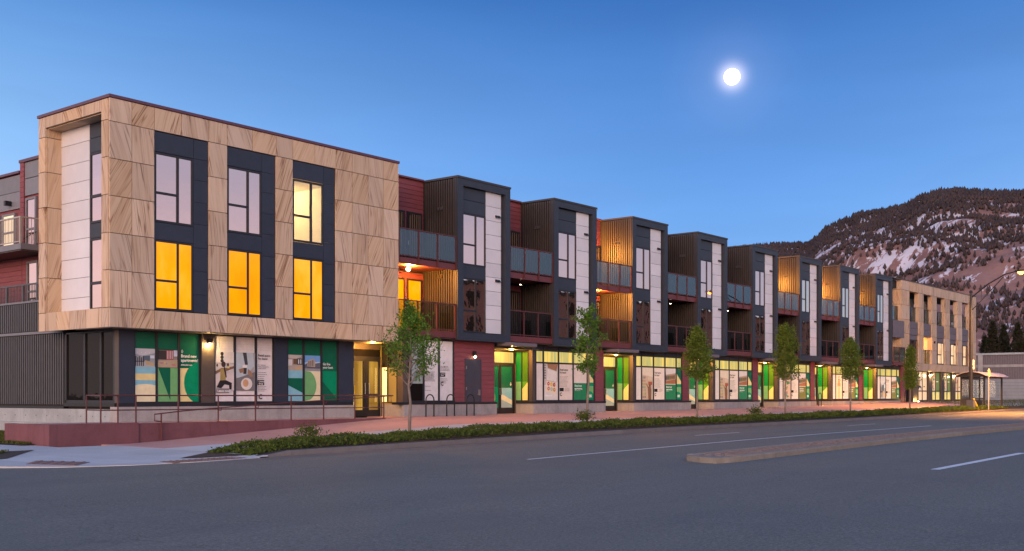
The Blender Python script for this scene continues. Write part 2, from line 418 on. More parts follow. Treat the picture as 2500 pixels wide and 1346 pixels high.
def np_mesh(name, V, Fq, mats, mi=None):
    """large quad or tri mesh straight from arrays"""
    me = bpy.data.meshes.new(name); n, k = Fq.shape
    me.vertices.add(len(V)); me.vertices.foreach_set('co', V.astype(np.float32).ravel())
    me.loops.add(n * k); me.loops.foreach_set('vertex_index', Fq.astype(np.int32).ravel())
    me.polygons.add(n); me.polygons.foreach_set('loop_start', np.arange(0, n * k, k, dtype=np.int32))
    me.polygons.foreach_set('loop_total', np.full(n, k, dtype=np.int32))
    for m in mats: me.materials.append(m)
    if mi is not None: me.polygons.foreach_set('material_index', mi.astype(np.int32))
    me.update(calc_edges=True); me.validate(); return me
def leaves(C, size, jitter=.4, up=.3, aspect=.6):
    """one small kite-shaped leaf at each centre"""
    n = len(C); d = rng.normal(size=(n, 3)); d /= np.linalg.norm(d, axis=1)[:, None]
    nn = rng.normal(size=(n, 3)); nn[:, 2] += up * 2; nn -= d * (nn * d).sum(1)[:, None]; nn /= np.linalg.norm(nn, axis=1)[:, None]
    w = np.cross(nn, d); s = (size * (1 + jitter * rng.uniform(-1, 1, n)))[:, None]
    V = np.stack([C - d * s * .5, C + w * s * aspect * .5, C + d * s * .5, C - w * s * aspect * .5], 1).reshape(-1, 3)
    return V, np.arange(4 * n).reshape(n, 4)
def lamp(name, at, power, color, parent=None, radius=.06, spot=None):   # spot lamps point straight down
    l = bpy.data.lights.new(name, 'SPOT' if spot else 'POINT'); l.energy = power; l.color = color; l.shadow_soft_size = radius
    if spot: l.spot_size = math.radians(spot); l.spot_blend = .6
    o = bpy.data.objects.new(name, l); link(o, at, parent); return o

# ------------------------------------------------------------------ ground heights
def interp(x, P):
    if x <= P[0][0]: return P[0][1]
    for (a, b), (c, d) in zip(P, P[1:]):
        if x <= c: return b + (d - b) * (x - a) / (c - a)
    return P[-1][1]
ZR = [(-200, -2.3), (0, -1.85), (10, -1.76), (19, -1.67), (24.2, -1.61), (34.7, -1.50), (41, -1.46), (50, -1.43), (64, -1.37), (76, -1.29), (100, -1.12), (130, -.95), (200, -.7), (400, -.5)]
ZW = [(-200, -1.6), (16, -1.52), (20.4, -1.55), (32.0, -.915), (34, -.905), (50, -.87), (64, -.80), (79, -.71), (100, -.50), (120, -.42), (200, -.2), (400, 0)]
zr = lambda x: interp(x, ZR)
zw = lambda x: interp(x, ZW)
KY = 24.0
def zs(x, y):
    lo = zr(x) + (.15 if x > 20 else .03 + .12 * max(0, min(1, (x - 18.8) / 1.2)))
    t = max(0, min(1, (y - KY - .15) / 8.2))
    if x < 19.0: lo -= .018; t = t ** (1 + .7 * min(1, 19.0 - x))
    return lo + (zw(x) - lo) * t
XS = sorted({p[0] for p in ZR} | {p[0] for p in ZW} | set(np.linspace(-20, 130, 76).tolist()))
def sheet(name, xs, ys, zf, mat, kind='structure', dz=0, parent=None):
    V = np.array([(x, y, zf(x, y) + dz) for x in xs for y in ys]); ny = len(ys)
    Q = np.array([(i * ny + j, (i + 1) * ny + j, (i + 1) * ny + j + 1, i * ny + j + 1) for i in range(len(xs) - 1) for j in range(ny - 1)])
    o = bpy.data.objects.new(name, np_mesh(name, V, Q, (mat,))); link(o, (0, 0, 0), parent); o['kind'] = kind; return o

# ---- structure: ground, road, walk
g = MB().quad((-6000, -6000, -2.6), (9000, -6000, -2.6), (9000, 9000, -2.6), (-6000, 9000, -2.6), M['soil']).obj('ground'); g['kind'] = 'structure'
sheet('road', [x for x in XS if x >= -100], [-14, 0, 8, 14, 20, 24.02], lambda x, y: zr(x), M['asphalt'])
sheet('side_street', [-100, -50, -20, 0, 10, 13.5, 19.5], [24.02, 26, 30, 60, 120], lambda x, y: zr(x) - .004 * (y - 24) * .2, M['asphalt'], dz=-.006)
sheet('far_pavement', [-60, 0, 60, 120, 300], [-22, -14], lambda x, y: zr(x) + .15, M['walk'])
sw = bpy.data.objects.new('sidewalk', None); link(sw, (30, 29, -1.3)); sw['kind'] = 'structure'
# slabs of the walk, each with its own edge; the joints show the dark bed below
def slab(x0, x1, y0, y1, mat, parent, name='paving_slab', th=.06, gap=.012, nx=3, lift=0):
    mb = MB(); g2 = gap
    xs = np.linspace(x0 + g2, x1 - g2, nx + 1); ys = (y0 + g2, (y0 + y1) / 2, y1 - g2)
    top = [[(x, y, zs(x, y) + lift) for y in ys] for x in xs]
    for i in range(nx):
        for j in range(2): mb.quad(top[i][j], top[i + 1][j], top[i + 1][j + 1], top[i][j + 1], mat)
    rim = [top[i][0] for i in range(nx + 1)] + [top[nx][1]] + [top[i][2] for i in range(nx, -1, -1)] + [top[0][1]]
    for a, b in zip(rim, rim[1:] + rim[:1]):
        mb.quad((a[0], a[1], a[2] - th), (b[0], b[1], b[2] - th), b, a, mat)
    return mb.obj(name, parent, at=((x0 + x1) / 2, (y0 + y1) / 2, zs(x0, y0)))
sheet('sidewalk_bed', [x for x in XS if x >= 19] , [24.1, 26.6, 30, 35.9], lambda x, y: zs(x, y), M['mortar'], dz=-.035, parent=sw)
def slab_rows(x):
    return 3.0
x = 19.2
while x < 126:
    w = 3.0 if x < 70 else 6.0
    slab(x, x + w, 26.7, 28.9, M['walk'], sw)
    slab(x, x + w, 28.9, 31.7, M['walkredlit'], sw)  # rows nearer the shops carry the painted-in tail-light red
    slab(x, x + w, 31.7, 32.44 if x < 31.6 else 35.9, M['walkredlit'], sw)
    x += w
# corner plaza, left of the block: cast in large bays
def plaza():
    cut = [(19.2, 24.0), (17.2, 24.0), (15.4, 24.35), (13.9, 25.2), (12.8, 26.4), (12.0, 28.2), (11.6, 31), (11.5, 36), (11.5, 48)]
    def left(y):
        for (xa, ya), (xb, yb) in zip(cut, cut[1:]):
            if ya <= y <= yb and yb > ya: return xa + (xb - xa) * (y - ya) / (yb - ya)
        return 11.5
    ys = [24.0, 24.4, 25.2, 26.7, 28.9, 31.7, 33.2, 40, 48]
    for ya, yb in zip(ys, ys[1:]):
        n = 4
        for i in range(n):
            t0, t1 = i / n, (i + 1) / n; R = 19.18 if ya < 31.7 else 17.4 if ya < 33 else 17.0
            la, lb = left(ya + 1e-4), left(yb - 1e-4)
            if ya == 24.0: la = 17.2
            P = [(la + (R - la) * t0, ya), (la + (R - la) * t1, ya), (lb + (R - lb) * t1, yb), (lb + (R - lb) * t0, yb)]
            gp = .008
            mb = MB(); top = [(px + (gp if k in (0, 3) else -gp), py + (gp if k < 2 and ya > 25 else 0), zs(px, py)) for k, (px, py) in enumerate(P)]
            mb.poly(top, M['walk']); bot = [(a, b, c - .2) for a, b, c in top]
            for k in range(4): mb.quad(bot[k], bot[(k + 1) % 4], top[(k + 1) % 4], top[k], M['walk'])
            mb.obj('paving_slab', sw, at=top[0])
plaza()
# kerb stones
kb = bpy.data.objects.new('kerb', None); link(kb, (30, 24, -1.5)); kb['kind'] = 'structure'
x = 20.0
mb = MB(); mb.prism([(18.9, 24.0, zr(19) + .02), (18.9, 24.16, zr(19) + .02), (18.9, 24.16, zr(19) - .2), (18.9, 24.0, zr(19) - .2)], (.05, 0, 0), M['kerb'])
def kerb_piece(x0, x1, h0=.15, h1=.15):
    mb = MB(); a, b = x0 + .006, x1 - .006
    pr = [(24.0, -.25, 0), (24.0, .03, 0), (24.02, 1.0, -.02), (24.05, 1.0, 0), (24.18, 1.0, .003), (24.18, -.25, 0)]
    A = [(a, y, zr(a) + (h0 * k + d if k > 0.5 else k)) for y, k, d in pr]; B = [(b, y, zr(b) + (h1 * k + d if k > .5 else k)) for y, k, d in pr]
    n = len(pr); mb.add(A + B, [(k, (k + 1) % n, n + (k + 1) % n, n + k) for k in range(n)] + [tuple(range(n - 1, -1, -1)), tuple(range(n, 2 * n))], M['kerb'])
    mb.obj('kerb_stone', kb, at=(x0, 24, zr(x0)))
kerb_piece(18.9, 20.0, .03, .15)
while x < 126:
    w = 4.2 if x < 80 else 8.0
    kerb_piece(x, x + w); x += w
sheet('gutter', [x for x in XS if 17 <= x <= 126], [23.42, 24.0], lambda x, y: zr(x), M['kerb'], dz=.005)
# lane paint
def stripe(x0, x1, y, w, parent=None):
    xs = [x0] + [v for v in XS if x0 < v < x1] + [x1]
    sheet('lane_marking', xs, [y - w / 2, y + w / 2], lambda a, b: zr(a), M['paint'], dz=.004)
stripe(22.4, 53.8, 17.55, .13)
for a in (22.0 + 14.9 * k for k in range(1, 6)): stripe(a, a + 3.6, 20.85, .12)
stripe(24.6, 31.8, 7.95, .2); stripe(44, 51, 7.95, .2)
# ---- median island with stamped cobbles
md = bpy.data.objects.new('median_island', None); link(md, (30, 13.3, -1.5)); md['kind'] = 'structure'
def med_y(x): return 12.45, 13.95
mx0 = 23.2
segs = [24.6] + [26.5 + 3.9 * k for k in range(12)]
for a, b in zip(segs, segs[1:]):
    for ya, yb in ((12.62, 12.86), (13.93, 14.12)):
        A = [(a + .008, ya, zr(a) - .1), (a + .008, ya, zr(a) + .11), (a + .008, ya + .03, zr(a) + .145), (a + .008, yb, zr(a) + .145), (a + .008, yb, zr(a) - .1)]
        B = [(b - .008, p[1], p[2] - zr(a) + zr(b)) for p in A]
        MB().add(A + B, [(k, (k + 1) % 5, 5 + (k + 1) % 5, 5 + k) for k in range(5)] + [(4, 3, 2, 1, 0), (5, 6, 7, 8, 9)], M['kerbsand']).obj('kerb_stone', md, at=(a, ya, zr(a)))
z0 = zr(24)
nose = [(24.6, 12.62), (24.05, 12.66), (23.65, 12.8), (23.75, 13.3), (24.1, 13.85), (24.6, 14.12)]
mb = MB(); mb.prism([(a, b, z0 - .1) for a, b in nose], (0, 0, .235), M['kerbsand']); mb.obj('nose_stone', md, at=(24.2, 13.3, z0))
sheet('cobble_bed', [24.61] + segs[1:], [12.87, 13.92], lambda a, b: zr(a), M['mortar'], dz=.118, parent=md)
br = raw('cobble', [(-.12, -.065, -.02), (.12, -.065, -.02), (.12, .065, -.02), (-.12, .065, -.02), (-.105, -.05, .018), (.105, -.05, .018), (.105, .05, .018), (-.105, .05, .018)], BF, (M['cobble'],))
nb = 0; far = MB()
for i in range(170):
    xx = 24.78 + .262 * i
    if xx > segs[-1] - .2: break
    for j in range(7):
        yy = 12.955 + .147 * j; xo = xx + (.13 if j % 2 else 0)
        if nb < 294:
            o = bpy.data.objects.new('cobble', br); link(o, (xo, yy, zr(xo) + .118 + random.uniform(0, .012)), md); nb += 1
        else:
            q = random.uniform(0, .01); far.add([(a + xo, b + yy, c + zr(xo) + .118 + q) for a, b, c in [v.co[:] for v in br.vertices]], BF[1:], M['cobble'])
far.obj('cobble_field', md, at=wl(md), kind='stuff')
# tactile plates in the corner ramps
for P in ([(13.7, 26.55), (14.4, 27.35), (15.1, 26.0), (14.3, 25.25)], [(16.3, 24.75), (18.6, 24.75), (18.6, 24.15), (16.3, 24.15)]):
    mb = MB(); top = [(a, b, zs(a, b) + .012) for a, b in P]; mb.prism([(a, b, c - .02) for a, b, c in top], (0, 0, .02), M['tactile'])
    A, B, C, D = (Vector(p) for p in top)
    pl = mb.obj('tactile_plate', sw, at=top[0])
    dm = MB()
    for i in range(12):
        for j in range(5):
            u, v = (i + .5) / 12, (j + .5) / 5; p = A.lerp(B, u).lerp(D.lerp(C, u), v)
            dm.box(p.x - .03, p.x + .03, p.y - .03, p.y + .03, p.z, p.z + .012, M['tactile'])
    dm.obj('tactile_bumps', pl, kind='stuff')
# ------------------------------------------------------------------ lettering
_tc = {}
def text_mesh(s, size, mat, bold=.0, align='LEFT'):
    key = (s, round(size, 3), mat.name, bold, align)
    if key not in _tc:
        cu = bpy.data.curves.new('lettering', 'FONT'); cu.body = s; cu.size = size; cu.offset = bold * size; cu.align_x = align
        cu.resolution_u = 2; cu.space_line = 1.0
        ob = bpy.data.objects.new('lettering', cu); me = bpy.data.meshes.new_from_object(ob); bpy.data.objects.remove(ob); me.materials.clear(); me.materials.append(mat); _tc[key] = me
    return _tc[key]
def text(name, s, at, size, mat, parent, face='front', bold=.02, align='LEFT'):
    o = bpy.data.objects.new(name, text_mesh(s, size, mat, bold, align)); link(o, at, parent)
    o.rotation_euler = (math.pi / 2, 0, 0 if face == 'front' else -math.pi / 2); return o
# a print on a pane: shapes given as (colour, outline) in 0..1 pane units (v down from the top)
def disc(cx, cy, rx, ry, a0=0, a1=360, n=28): return [(cx + rx * math.cos(math.radians(a0 + (a1 - a0) * k / n)), cy + ry * math.sin(math.radians(a0 + (a1 - a0) * k / n))) for k in range(n + (a1 - a0 < 360))]
def rect(u0, v0, u1, v1): return [(u0, v0), (u1, v0), (u1, v1), (u0, v1)]
def clip(poly, lo=0.0, hi=1.0):
    for ax in (0, 1):
        for lim, sg in ((lo, 1), (hi, -1)):
            out = []
            for a, b in zip(poly, poly[1:] + poly[:1]):
                ia, ib = sg * (a[ax] - lim) >= 0, sg * (b[ax] - lim) >= 0
                if ia: out.append(a)
                if ia != ib:
                    t = (lim - a[ax]) / (b[ax] - a[ax]); out.append((a[0] + (b[0] - a[0]) * t, a[1] + (b[1] - a[1]) * t))
            poly = out
            if not poly: return []
    return poly
def film(name, parent, o, du, dz, shapes, glow, out):
    """o: top-left corner, du: along the pane, dz: height; out: outward normal; every shape is a thin layer of print"""
    mb = MB(); o = Vector(o); du = Vector(du); out = Vector(out); k = 0
    for c, p in shapes:
        p = clip(list(p))
        if len(p) < 3: continue
        pts = [o + du * u - Vector((0, 0, dz * v)) + out * (.003 + .0012 * k) for u, v in p]
        n = sum(((pts[i] - pts[0]).cross(pts[i + 1] - pts[0]) for i in range(1, len(pts) - 1)), Vector())
        if n.dot(out) < 0: pts.reverse()
        mb.poly(pts, pm(c, glow)); k += 1
    return mb.obj(name, parent, at=o)
DG, MG, LG, YG = (.004, .115, .062), (.0, .25, .115), (.16, .40, .16), (.10, .24, .03)
CR, SB, WH, BK = (.72, .60, .28), (.22, .48, .58), (.70, .66, .66), (.02, .02, .025)
BUFF = (.75, .68, .44)
def photo(kind, u0, v0, u1, v1):
    """plain stand-ins for the printed photographs, built of flat shapes"""
    r = random.Random(kind); S = []
    U = lambda u: u0 + (u1 - u0) * u; V = lambda v: v0 + (v1 - v0) * v
    def R(c, a, b, d, e): S.append((c, [(U(a), V(b)), (U(d), V(b)), (U(d), V(e)), (U(a), V(e))]))
    def P(c, pts): S.append((c, [(U(a), V(b)) for a, b in pts]))
    def D(c, x, y, rx, ry): S.append((c, [(U(a), V(b)) for a, b in disc(x, y, rx, ry, n=16)]))
    if kind == 'lounge':
        R((.30, .32, .36), 0, 0, 1, 1); P((.48, .50, .55), [(0, 0), (1, 0), (1, .22), (.45, .40), (0, .3)]); R((.10, .14, .18), .4, .38, .75, .66); R((.55, .65, .75), .76, .36, .97, .52)
        P((.40, .40, .42), [(0, .75), (.5, .68), (1, .95), (1, 1), (0, 1)]); P((.45, .34, .18), [(.5, .62), (.95, .8), (.95, .95), (.55, .86)])
        for k in range(5): R((.03, .03, .04), .03 + .09 * k, .42 + .06 * (k % 2), .07 + .09 * k, .95); R((.04, .04, .05), 0 + .09 * k, .68, .1 + .09 * k, .72)
        for k in range(4): R((.72, .72, .7), .1 + .2 * k, .2, .13 + .2 * k, .25)
    elif kind == 'terrace':
        R((.28, .22, .20), 0, 0, 1, 1); R((.05, .04, .04), 0, .02, .45, .55); R((.30, .08, .09), .45, 0, .8, .55); R((.55, .6, .72), .82, 0, 1, .35)
        for k in range(4): R((.62, .55, .6), .48 + .08 * k, .04, .51 + .08 * k, .5)
        P((.42, .33, .24), [(0, .62), (1, .55), (1, 1), (0, 1)])
        for k in range(9): D((r.uniform(.2, .55), r.uniform(.2, .42), r.uniform(.14, .3)), r.random(), r.uniform(.6, .95), r.uniform(.05, .12), r.uniform(.04, .08))
    elif kind == 'stretch':
        R((.52, .50, .50), 0, 0, 1, 1); R((.62, .60, .60), 0, 0, 1, .28); R((.40, .38, .38), 0, .28, 1, .31)
        for k in range(3): D((.04, .04, .045), .35, .05 + .09 * k, .09, .05)
        R((.70, .62, .50), .75, .0, .79, .5); P((.58, .52, .52), [(0, .6), (1, .52), (1, 1), (0, 1)])
        P((.20, .11, .07), [(0, .50), (.3, .42), (.5, .42), (1, .36), (1, .42), (.55, .5), (.3, .5), (0, .58)])       # arms
        P((.30, .24, .09), [(.26, .44), (.56, .44), (.54, .74), (.24, .74)])                                          # top
        D((.05, .03, .03), .42, .32, .12, .075); P((.05, .03, .03), [(.46, .34), (.56, .5), (.6, .66), (.54, .66), (.44, .46)])
        P((.025, .022, .025), [(.22, .74), (.56, .73), (.88, .80), (.86, .97), (.74, .97), (.72, .86), (.48, .84), (.3, .94), (.04, .92)])
        D((.1, .07, .06), .08, .35, .05, .04); D((.1, .07, .06), .66, .33, .06, .04); R((.55, .5, .2), .6, .37, .74, .42)
    elif kind == 'coffee':
        R((.36, .35, .36), 0, 0, 1, 1); P((.42, .50, .56), [(0, 0), (.9, 0), (.95, .35), (.6, .55), (.1, .7), (0, .6)]); P((.06, .06, .07), [(.35, 0), (.55, 0), (.62, .3), (.5, .4)])
        P((.18, .17, .18), [(0, .68), (.5, .6), (1, .5), (1, 1), (0, 1)]); R((.70, .68, .66), .34, .32, .58, .40); P((.05, .045, .04), [(.36, .4), (.56, .4), (.54, .56), (.38, .56)])
        P((.30, .17, .11), [(.14, .44), (.4, .4), (.4, .52), (.2, .54)]); P((.32, .19, .13), [(.62, .42), (.8, .5), (.9, .62), (.78, .64), (.6, .54)])
        D((.66, .62, .58), .55, .82, .3, .16); D((.55, .33, .18), .5, .80, .15, .1)
    elif kind == 'studio':
        R((.34, .30, .27), 0, 0, 1, 1); P((.48, .45, .43), [(0, 0), (1, 0), (.7, .25), (0, .2)]); R((.62, .6, .58), .02, .3, .3, .7); R((.16, .09, .05), .38, .25, .62, .6); R((.04, .05, .06), .62, .22, .98, .62)
        R((.6, .68, .75), .7, .28, .78, .56); R((.6, .68, .75), .85, .28, .92, .56); P((.40, .35, .30), [(0, .7), (1, .62), (1, 1), (0, 1)]); P((.5, .36, .2), [(.4, .85), (.8, .7), (1, .8), (.7, .98)])
    elif kind == 'block':
        R((.16, .36, .72), 0, 0, 1, 1); P((.45, .6, .8), [(0, .45), (1, .4), (1, .7), (0, .7)]); P((.12, .13, .17), [(0, .62), (.3, .4), (.65, .52), (1, .44), (1, .85), (0, .85)])
        P((.45, .36, .26), [(.2, .35), (.55, .2), (.68, .3), (.68, .74), (.2, .7)])
        for k in range(3): P((.08, .09, .12), [(.26 + .12 * k, .38 - .04 * k), (.32 + .12 * k, .36 - .04 * k), (.32 + .12 * k, .68), (.26 + .12 * k, .68)])
        P((.10, .10, .12), [(.2, .7), (.7, .74), (1, .72), (1, .84), (.2, .82)]); R((.28, .29, .32), 0, .83, 1, 1)
    elif kind == 'donuts':
        R((.50, .46, .45), 0, 0, 1, 1); P((.32, .17, .10), [(.25, 0), (1, 0), (.9, .2), (.3, .12)]); P((.62, .60, .60), [(0, .6), (1, .5), (1, 1), (0, 1)])
        for k in range(6): P((.04, .035, .03), [(.05, .02 + .07 * k), (.15, .04 + .07 * k), (.07, .08 + .07 * k)])
        P((.66, .62, .60), [(.26, .14), (.92, .22), (.9, .5), (.22, .45)]); P((.72, .60, .48), [(.2, .47), (.92, .53), (.82, .84), (.12, .76)])
        for i, c in enumerate([(.45, .06, .12), (.62, .45, .05), (.30, .02, .08), (.40, .16, .16), (.25, .50, .45), (.50, .22, .05)]):
            x, y = .32 + .2 * (i % 3), .55 + .135 * (i // 3) + .015 * (i % 3); D(c, x, y, .085, .055); D((.7, .5, .35), x, y, .03, .02)
    elif kind == 'shelves':
        R((.50, .40, .32), 0, 0, 1, 1); P((.64, .55, .46), [(0, 0), (1, 0), (1, .3), (0, .22)])
        for k in range(7):
            for j in range(3): R((r.uniform(.15, .55), r.uniform(.12, .4), r.uniform(.1, .3)), .05 + .1 * j, .28 + .1 * k, .12 + .1 * j, .35 + .1 * k)
        R((.34, .10, .06), .55, .44, .9, .54)
        for k in range(3): R((.58, .48, .4), .55 + .13 * k, .30, .64 + .13 * k, .4)
        P((.20, .11, .07), [(.5, .62), (.72, .55), (.82, .7), (.8, 1), (.55, 1)]); D((.14, .08, .05), .68, .56, .09, .035); P((.22, .12, .08), [(.34, .5), (.4, .5), (.6, .66), (.56, .7)])
    elif kind == 'market':
        R((.40, .30, .24), 0, 0, 1, 1); P((.6, .56, .56), [(0, 0), (1, 0), (1, .3), (0, .42)]); P((.34, .14, .07), [(0, .85), (1, .7), (1, 1), (0, 1)]); R((.12, .09, .09), .0, .2, .06, .9)
        for k in range(8): D((r.uniform(.06, .3), r.uniform(.05, .15), r.uniform(.04, .14)), .1 + .11 * k, .62 - .01 * k, .05, .16)
    elif kind == 'stripes':
        R((.55, .42, .33), 0, 0, 1, 1)
        for k in range(9): P((r.uniform(.1, .5), r.uniform(.08, .3), r.uniform(.06, .2)), [(r.random(), .1 * k), (r.random(), .1 * k + .04), (r.random(), .1 * k + .16), (r.random(), .1 * k + .1)])
    elif kind == 'sitter':
        R((.72, .60, .44), 0, 0, 1, 1); D((.16, .08, .04), .5, .2, .1, .04); P((.12, .07, .04), [(.48, .05), (.52, .05), (.56, .14), (.44, .14)]); P((.50, .30, .14), [(.36, .24), (.64, .24), (.72, .42), (.6, .48), (.4, .48), (.28, .42)])
        P((.14, .09, .06), [(.28, .36), (.34, .34), (.36, .5), (.3, .5)]); P((.14, .09, .06), [(.66, .34), (.72, .36), (.7, .5), (.64, .5)]); P((.62, .46, .28), [(.36, .5), (.64, .5), (.7, 1), (.3, 1)])
    return S
def text_lines(mb_parent, o, du, w, z_top, H, v0, v1, n, mat, out, u0=.05, u1=.62, seed=1):
    """small print: rows of word-length strokes"""
    r = random.Random(seed); o = Vector(o); du = Vector(du); out = Vector(out); mb = MB()
    for i in range(n):
        v = v0 + (v1 - v0) * i / max(1, n - 1); u = u0; end = u1 - r.uniform(0, .18)
        while u < end:
            l = r.uniform(.05, .14); h = .006
            p = [o + du * a - Vector((0, 0, H * b)) + out * .016 for a, b in ((u, v), (u, v + h), (min(u + l, end), v + h), (min(u + l, end), v))]
            mb.poly(p, mat); u += l + .022
    return mb.obj('small_print', mb_parent, at=o)

# ------------------------------------------------------------------ shared pieces of facade
def window(parent, x0, x1, y, z0, z1, pane, split=.595, bar=.42, fr=.075, deep=.07, panes=None, room=False):
    """three-light window facing the street: two lights on the left, one tall on the right; y is the frame's face"""
    mb = MB(); xm = x0 + (x1 - x0) * split; zb = z0 + (z1 - z0) * bar; m = M['frame']; h = fr * .55
    mb.box(x0, x1, y, y + deep, z0, z0 + fr, m); mb.box(x0, x1, y, y + deep, z1 - fr, z1, m)
    mb.box(x0, x0 + fr, y, y + deep, z0 + fr, z1 - fr, m); mb.box(x1 - fr, x1, y, y + deep, z0 + fr, z1 - fr, m)
    mb.box(xm - h, xm + h, y - .004, y + deep, z0 + fr, z1 - fr, m); mb.box(x0 + fr, xm - h, y - .002, y + deep, zb - h, zb + h, m)
    w = mb.obj('window', parent, at=((x0 + x1) / 2, y, z0))
    for i, (a, b, c, d) in enumerate(((x0 + fr, xm - h, z0 + fr, zb - h), (x0 + fr, xm - h, zb + h, z1 - fr), (xm + h, x1 - fr, z0 + fr, z1 - fr))):
        bx('pane', (a, b, y + .03, y + .042, c, d), panes[i] if panes else pane, w)
    return w
def ribs(parent, axis, c, a0, a1, z0, z1, mat, out, pitch=.11, rib=.055, depth=.035, name='rib_cladding'):
    """upright metal ribs over a backing; axis 'x' = wall of constant x"""
    mb = MB(); n = int((a1 - a0) / pitch)
    for k in range(n):
        a = a0 + pitch * k + .02
        if axis == 'x': mb.box(c, c + out * depth, a, a + rib, z0, z1, mat)
        else: mb.box(a, a + rib, c, c + out * depth, z0, z1, mat)
    return mb.obj(name, parent, kind='stuff')
def boards(parent, x0, x1, y, z0, z1, pitch=.212, single=True, mat=None):
    mat = mat or M['red']; z = z0; mb = MB()
    while z < z1 - .03:
        h = min(pitch, z1 - z)
        vs = [(x0, y - .022, z), (x1, y - .022, z), (x1, y + .03, z), (x0, y + .03, z), (x0, y, z + h - .004), (x1, y, z + h - .004), (x1, y + .03, z + h - .004), (x0, y + .03, z + h - .004)]
        if single: MB().add(vs, BF, mat).obj('siding_board', parent, at=(x0, y, z))
        else: mb.add(vs, BF, mat)
        z += pitch
    if not single: mb.obj('lap_siding', parent, kind='stuff')
def balcony(parent, x0, x1, z, deep0=34.1, deep1=36.2, posts=3, brackets=False):
    """slab with fascia, guard with posts, rails and glass"""
    s = bx('balcony', (x0, x1, deep0 + .05, deep1, z - .2, z), M['maroon'], parent)
    bx('fascia', (x0, x1, deep0, deep0 + .048, z - .265, z + .01), M['maroon'], s)
    gy = deep0 + .02 if not brackets else deep0 - .03; top = z + 1.3
    bx('top_rail', (x0, x1, gy - .03, gy + .03, top - .05, top), M['railred'], s)
    bx('bottom_rail', (x0 + .05, x1 - .05, gy - .02, gy + .02, z + .07, z + .11), M['railred'], s)
    xs = [x0 + .03 + (x1 - x0 - .06) * k / posts for k in range(posts + 1)]
    for k, px in enumerate(xs):
        lo = z - .22 if brackets else z + .01
        bx('post', (px - .03, px + .03, gy - .035, gy + .035, lo, top - .05), M['railred'], s)
        if k: bx('glass', (xs[k - 1] + .06, px - .06, gy - .006, gy + .006, z + .12, top - .06), M['glassrail'], s)
    return s
AMB = (1.0, .38, .06)
def patio_door(parent, x0, x1, y, z0, z1, lit):
    mb = MB(); m = M['frame']; f = .09
    mb.box(x0, x1, y - .05, y, z1 - f, z1, m); mb.box(x0, x0 + f, y - .05, y, z0, z1 - f, m); mb.box(x1 - f, x1, y - .05, y, z0, z1 - f, m); mb.box(x0 + f, x1 - f, y - .05, y, z0, z0 + f, m)
    d = mb.obj('balcony_door', parent, at=(x0, y, z0)); bx('pane', (x0 + f, x1 - f, y - .03, y - .018, z0 + f, z1 - f), lit, d)
    MB().tube([(x0 + f * .5, y - .09, z0 + .95), (x0 + f * .5, y - .09, z0 + 1.15)], .015, M['steel'], 6).obj('handle', d)
    return d
def vent(parent, x, y, z, face, mat='black'):
    mb = MB(); m = M[mat]
    for d in (-.1, .1):
        if face == 'front': mb.add([(x + d - .075, y, z - .05), (x + d + .075, y, z - .05), (x + d + .075, y - .09, z - .06), (x + d - .075, y - .09, z - .06), (x + d - .075, y, z + .06), (x + d + .075, y, z + .06), (x + d + .075, y - .03, z + .06), (x + d - .075, y - .03, z + .06)], BF, m)
        else: mb.add([(x, y + d - .08, z - .06), (x - .1, y + d - .08, z - .08), (x - .1, y + d + .08, z - .08), (x, y + d + .08, z - .06), (x, y + d - .08, z + .07), (x - .03, y + d - .08, z + .07), (x - .03, y + d + .08, z + .07), (x, y + d + .08, z + .07)], BF, m)
    if face == 'front': mb.box(x - .2, x + .2, y - .012, y, z - .1, z + .1, M['white'])
    else: mb.box(x - .012, x, y - .22, y + .22, z - .1, z + .1, M['bronze'])
    return mb.obj('vent_hood', parent)

TOP = 10.23
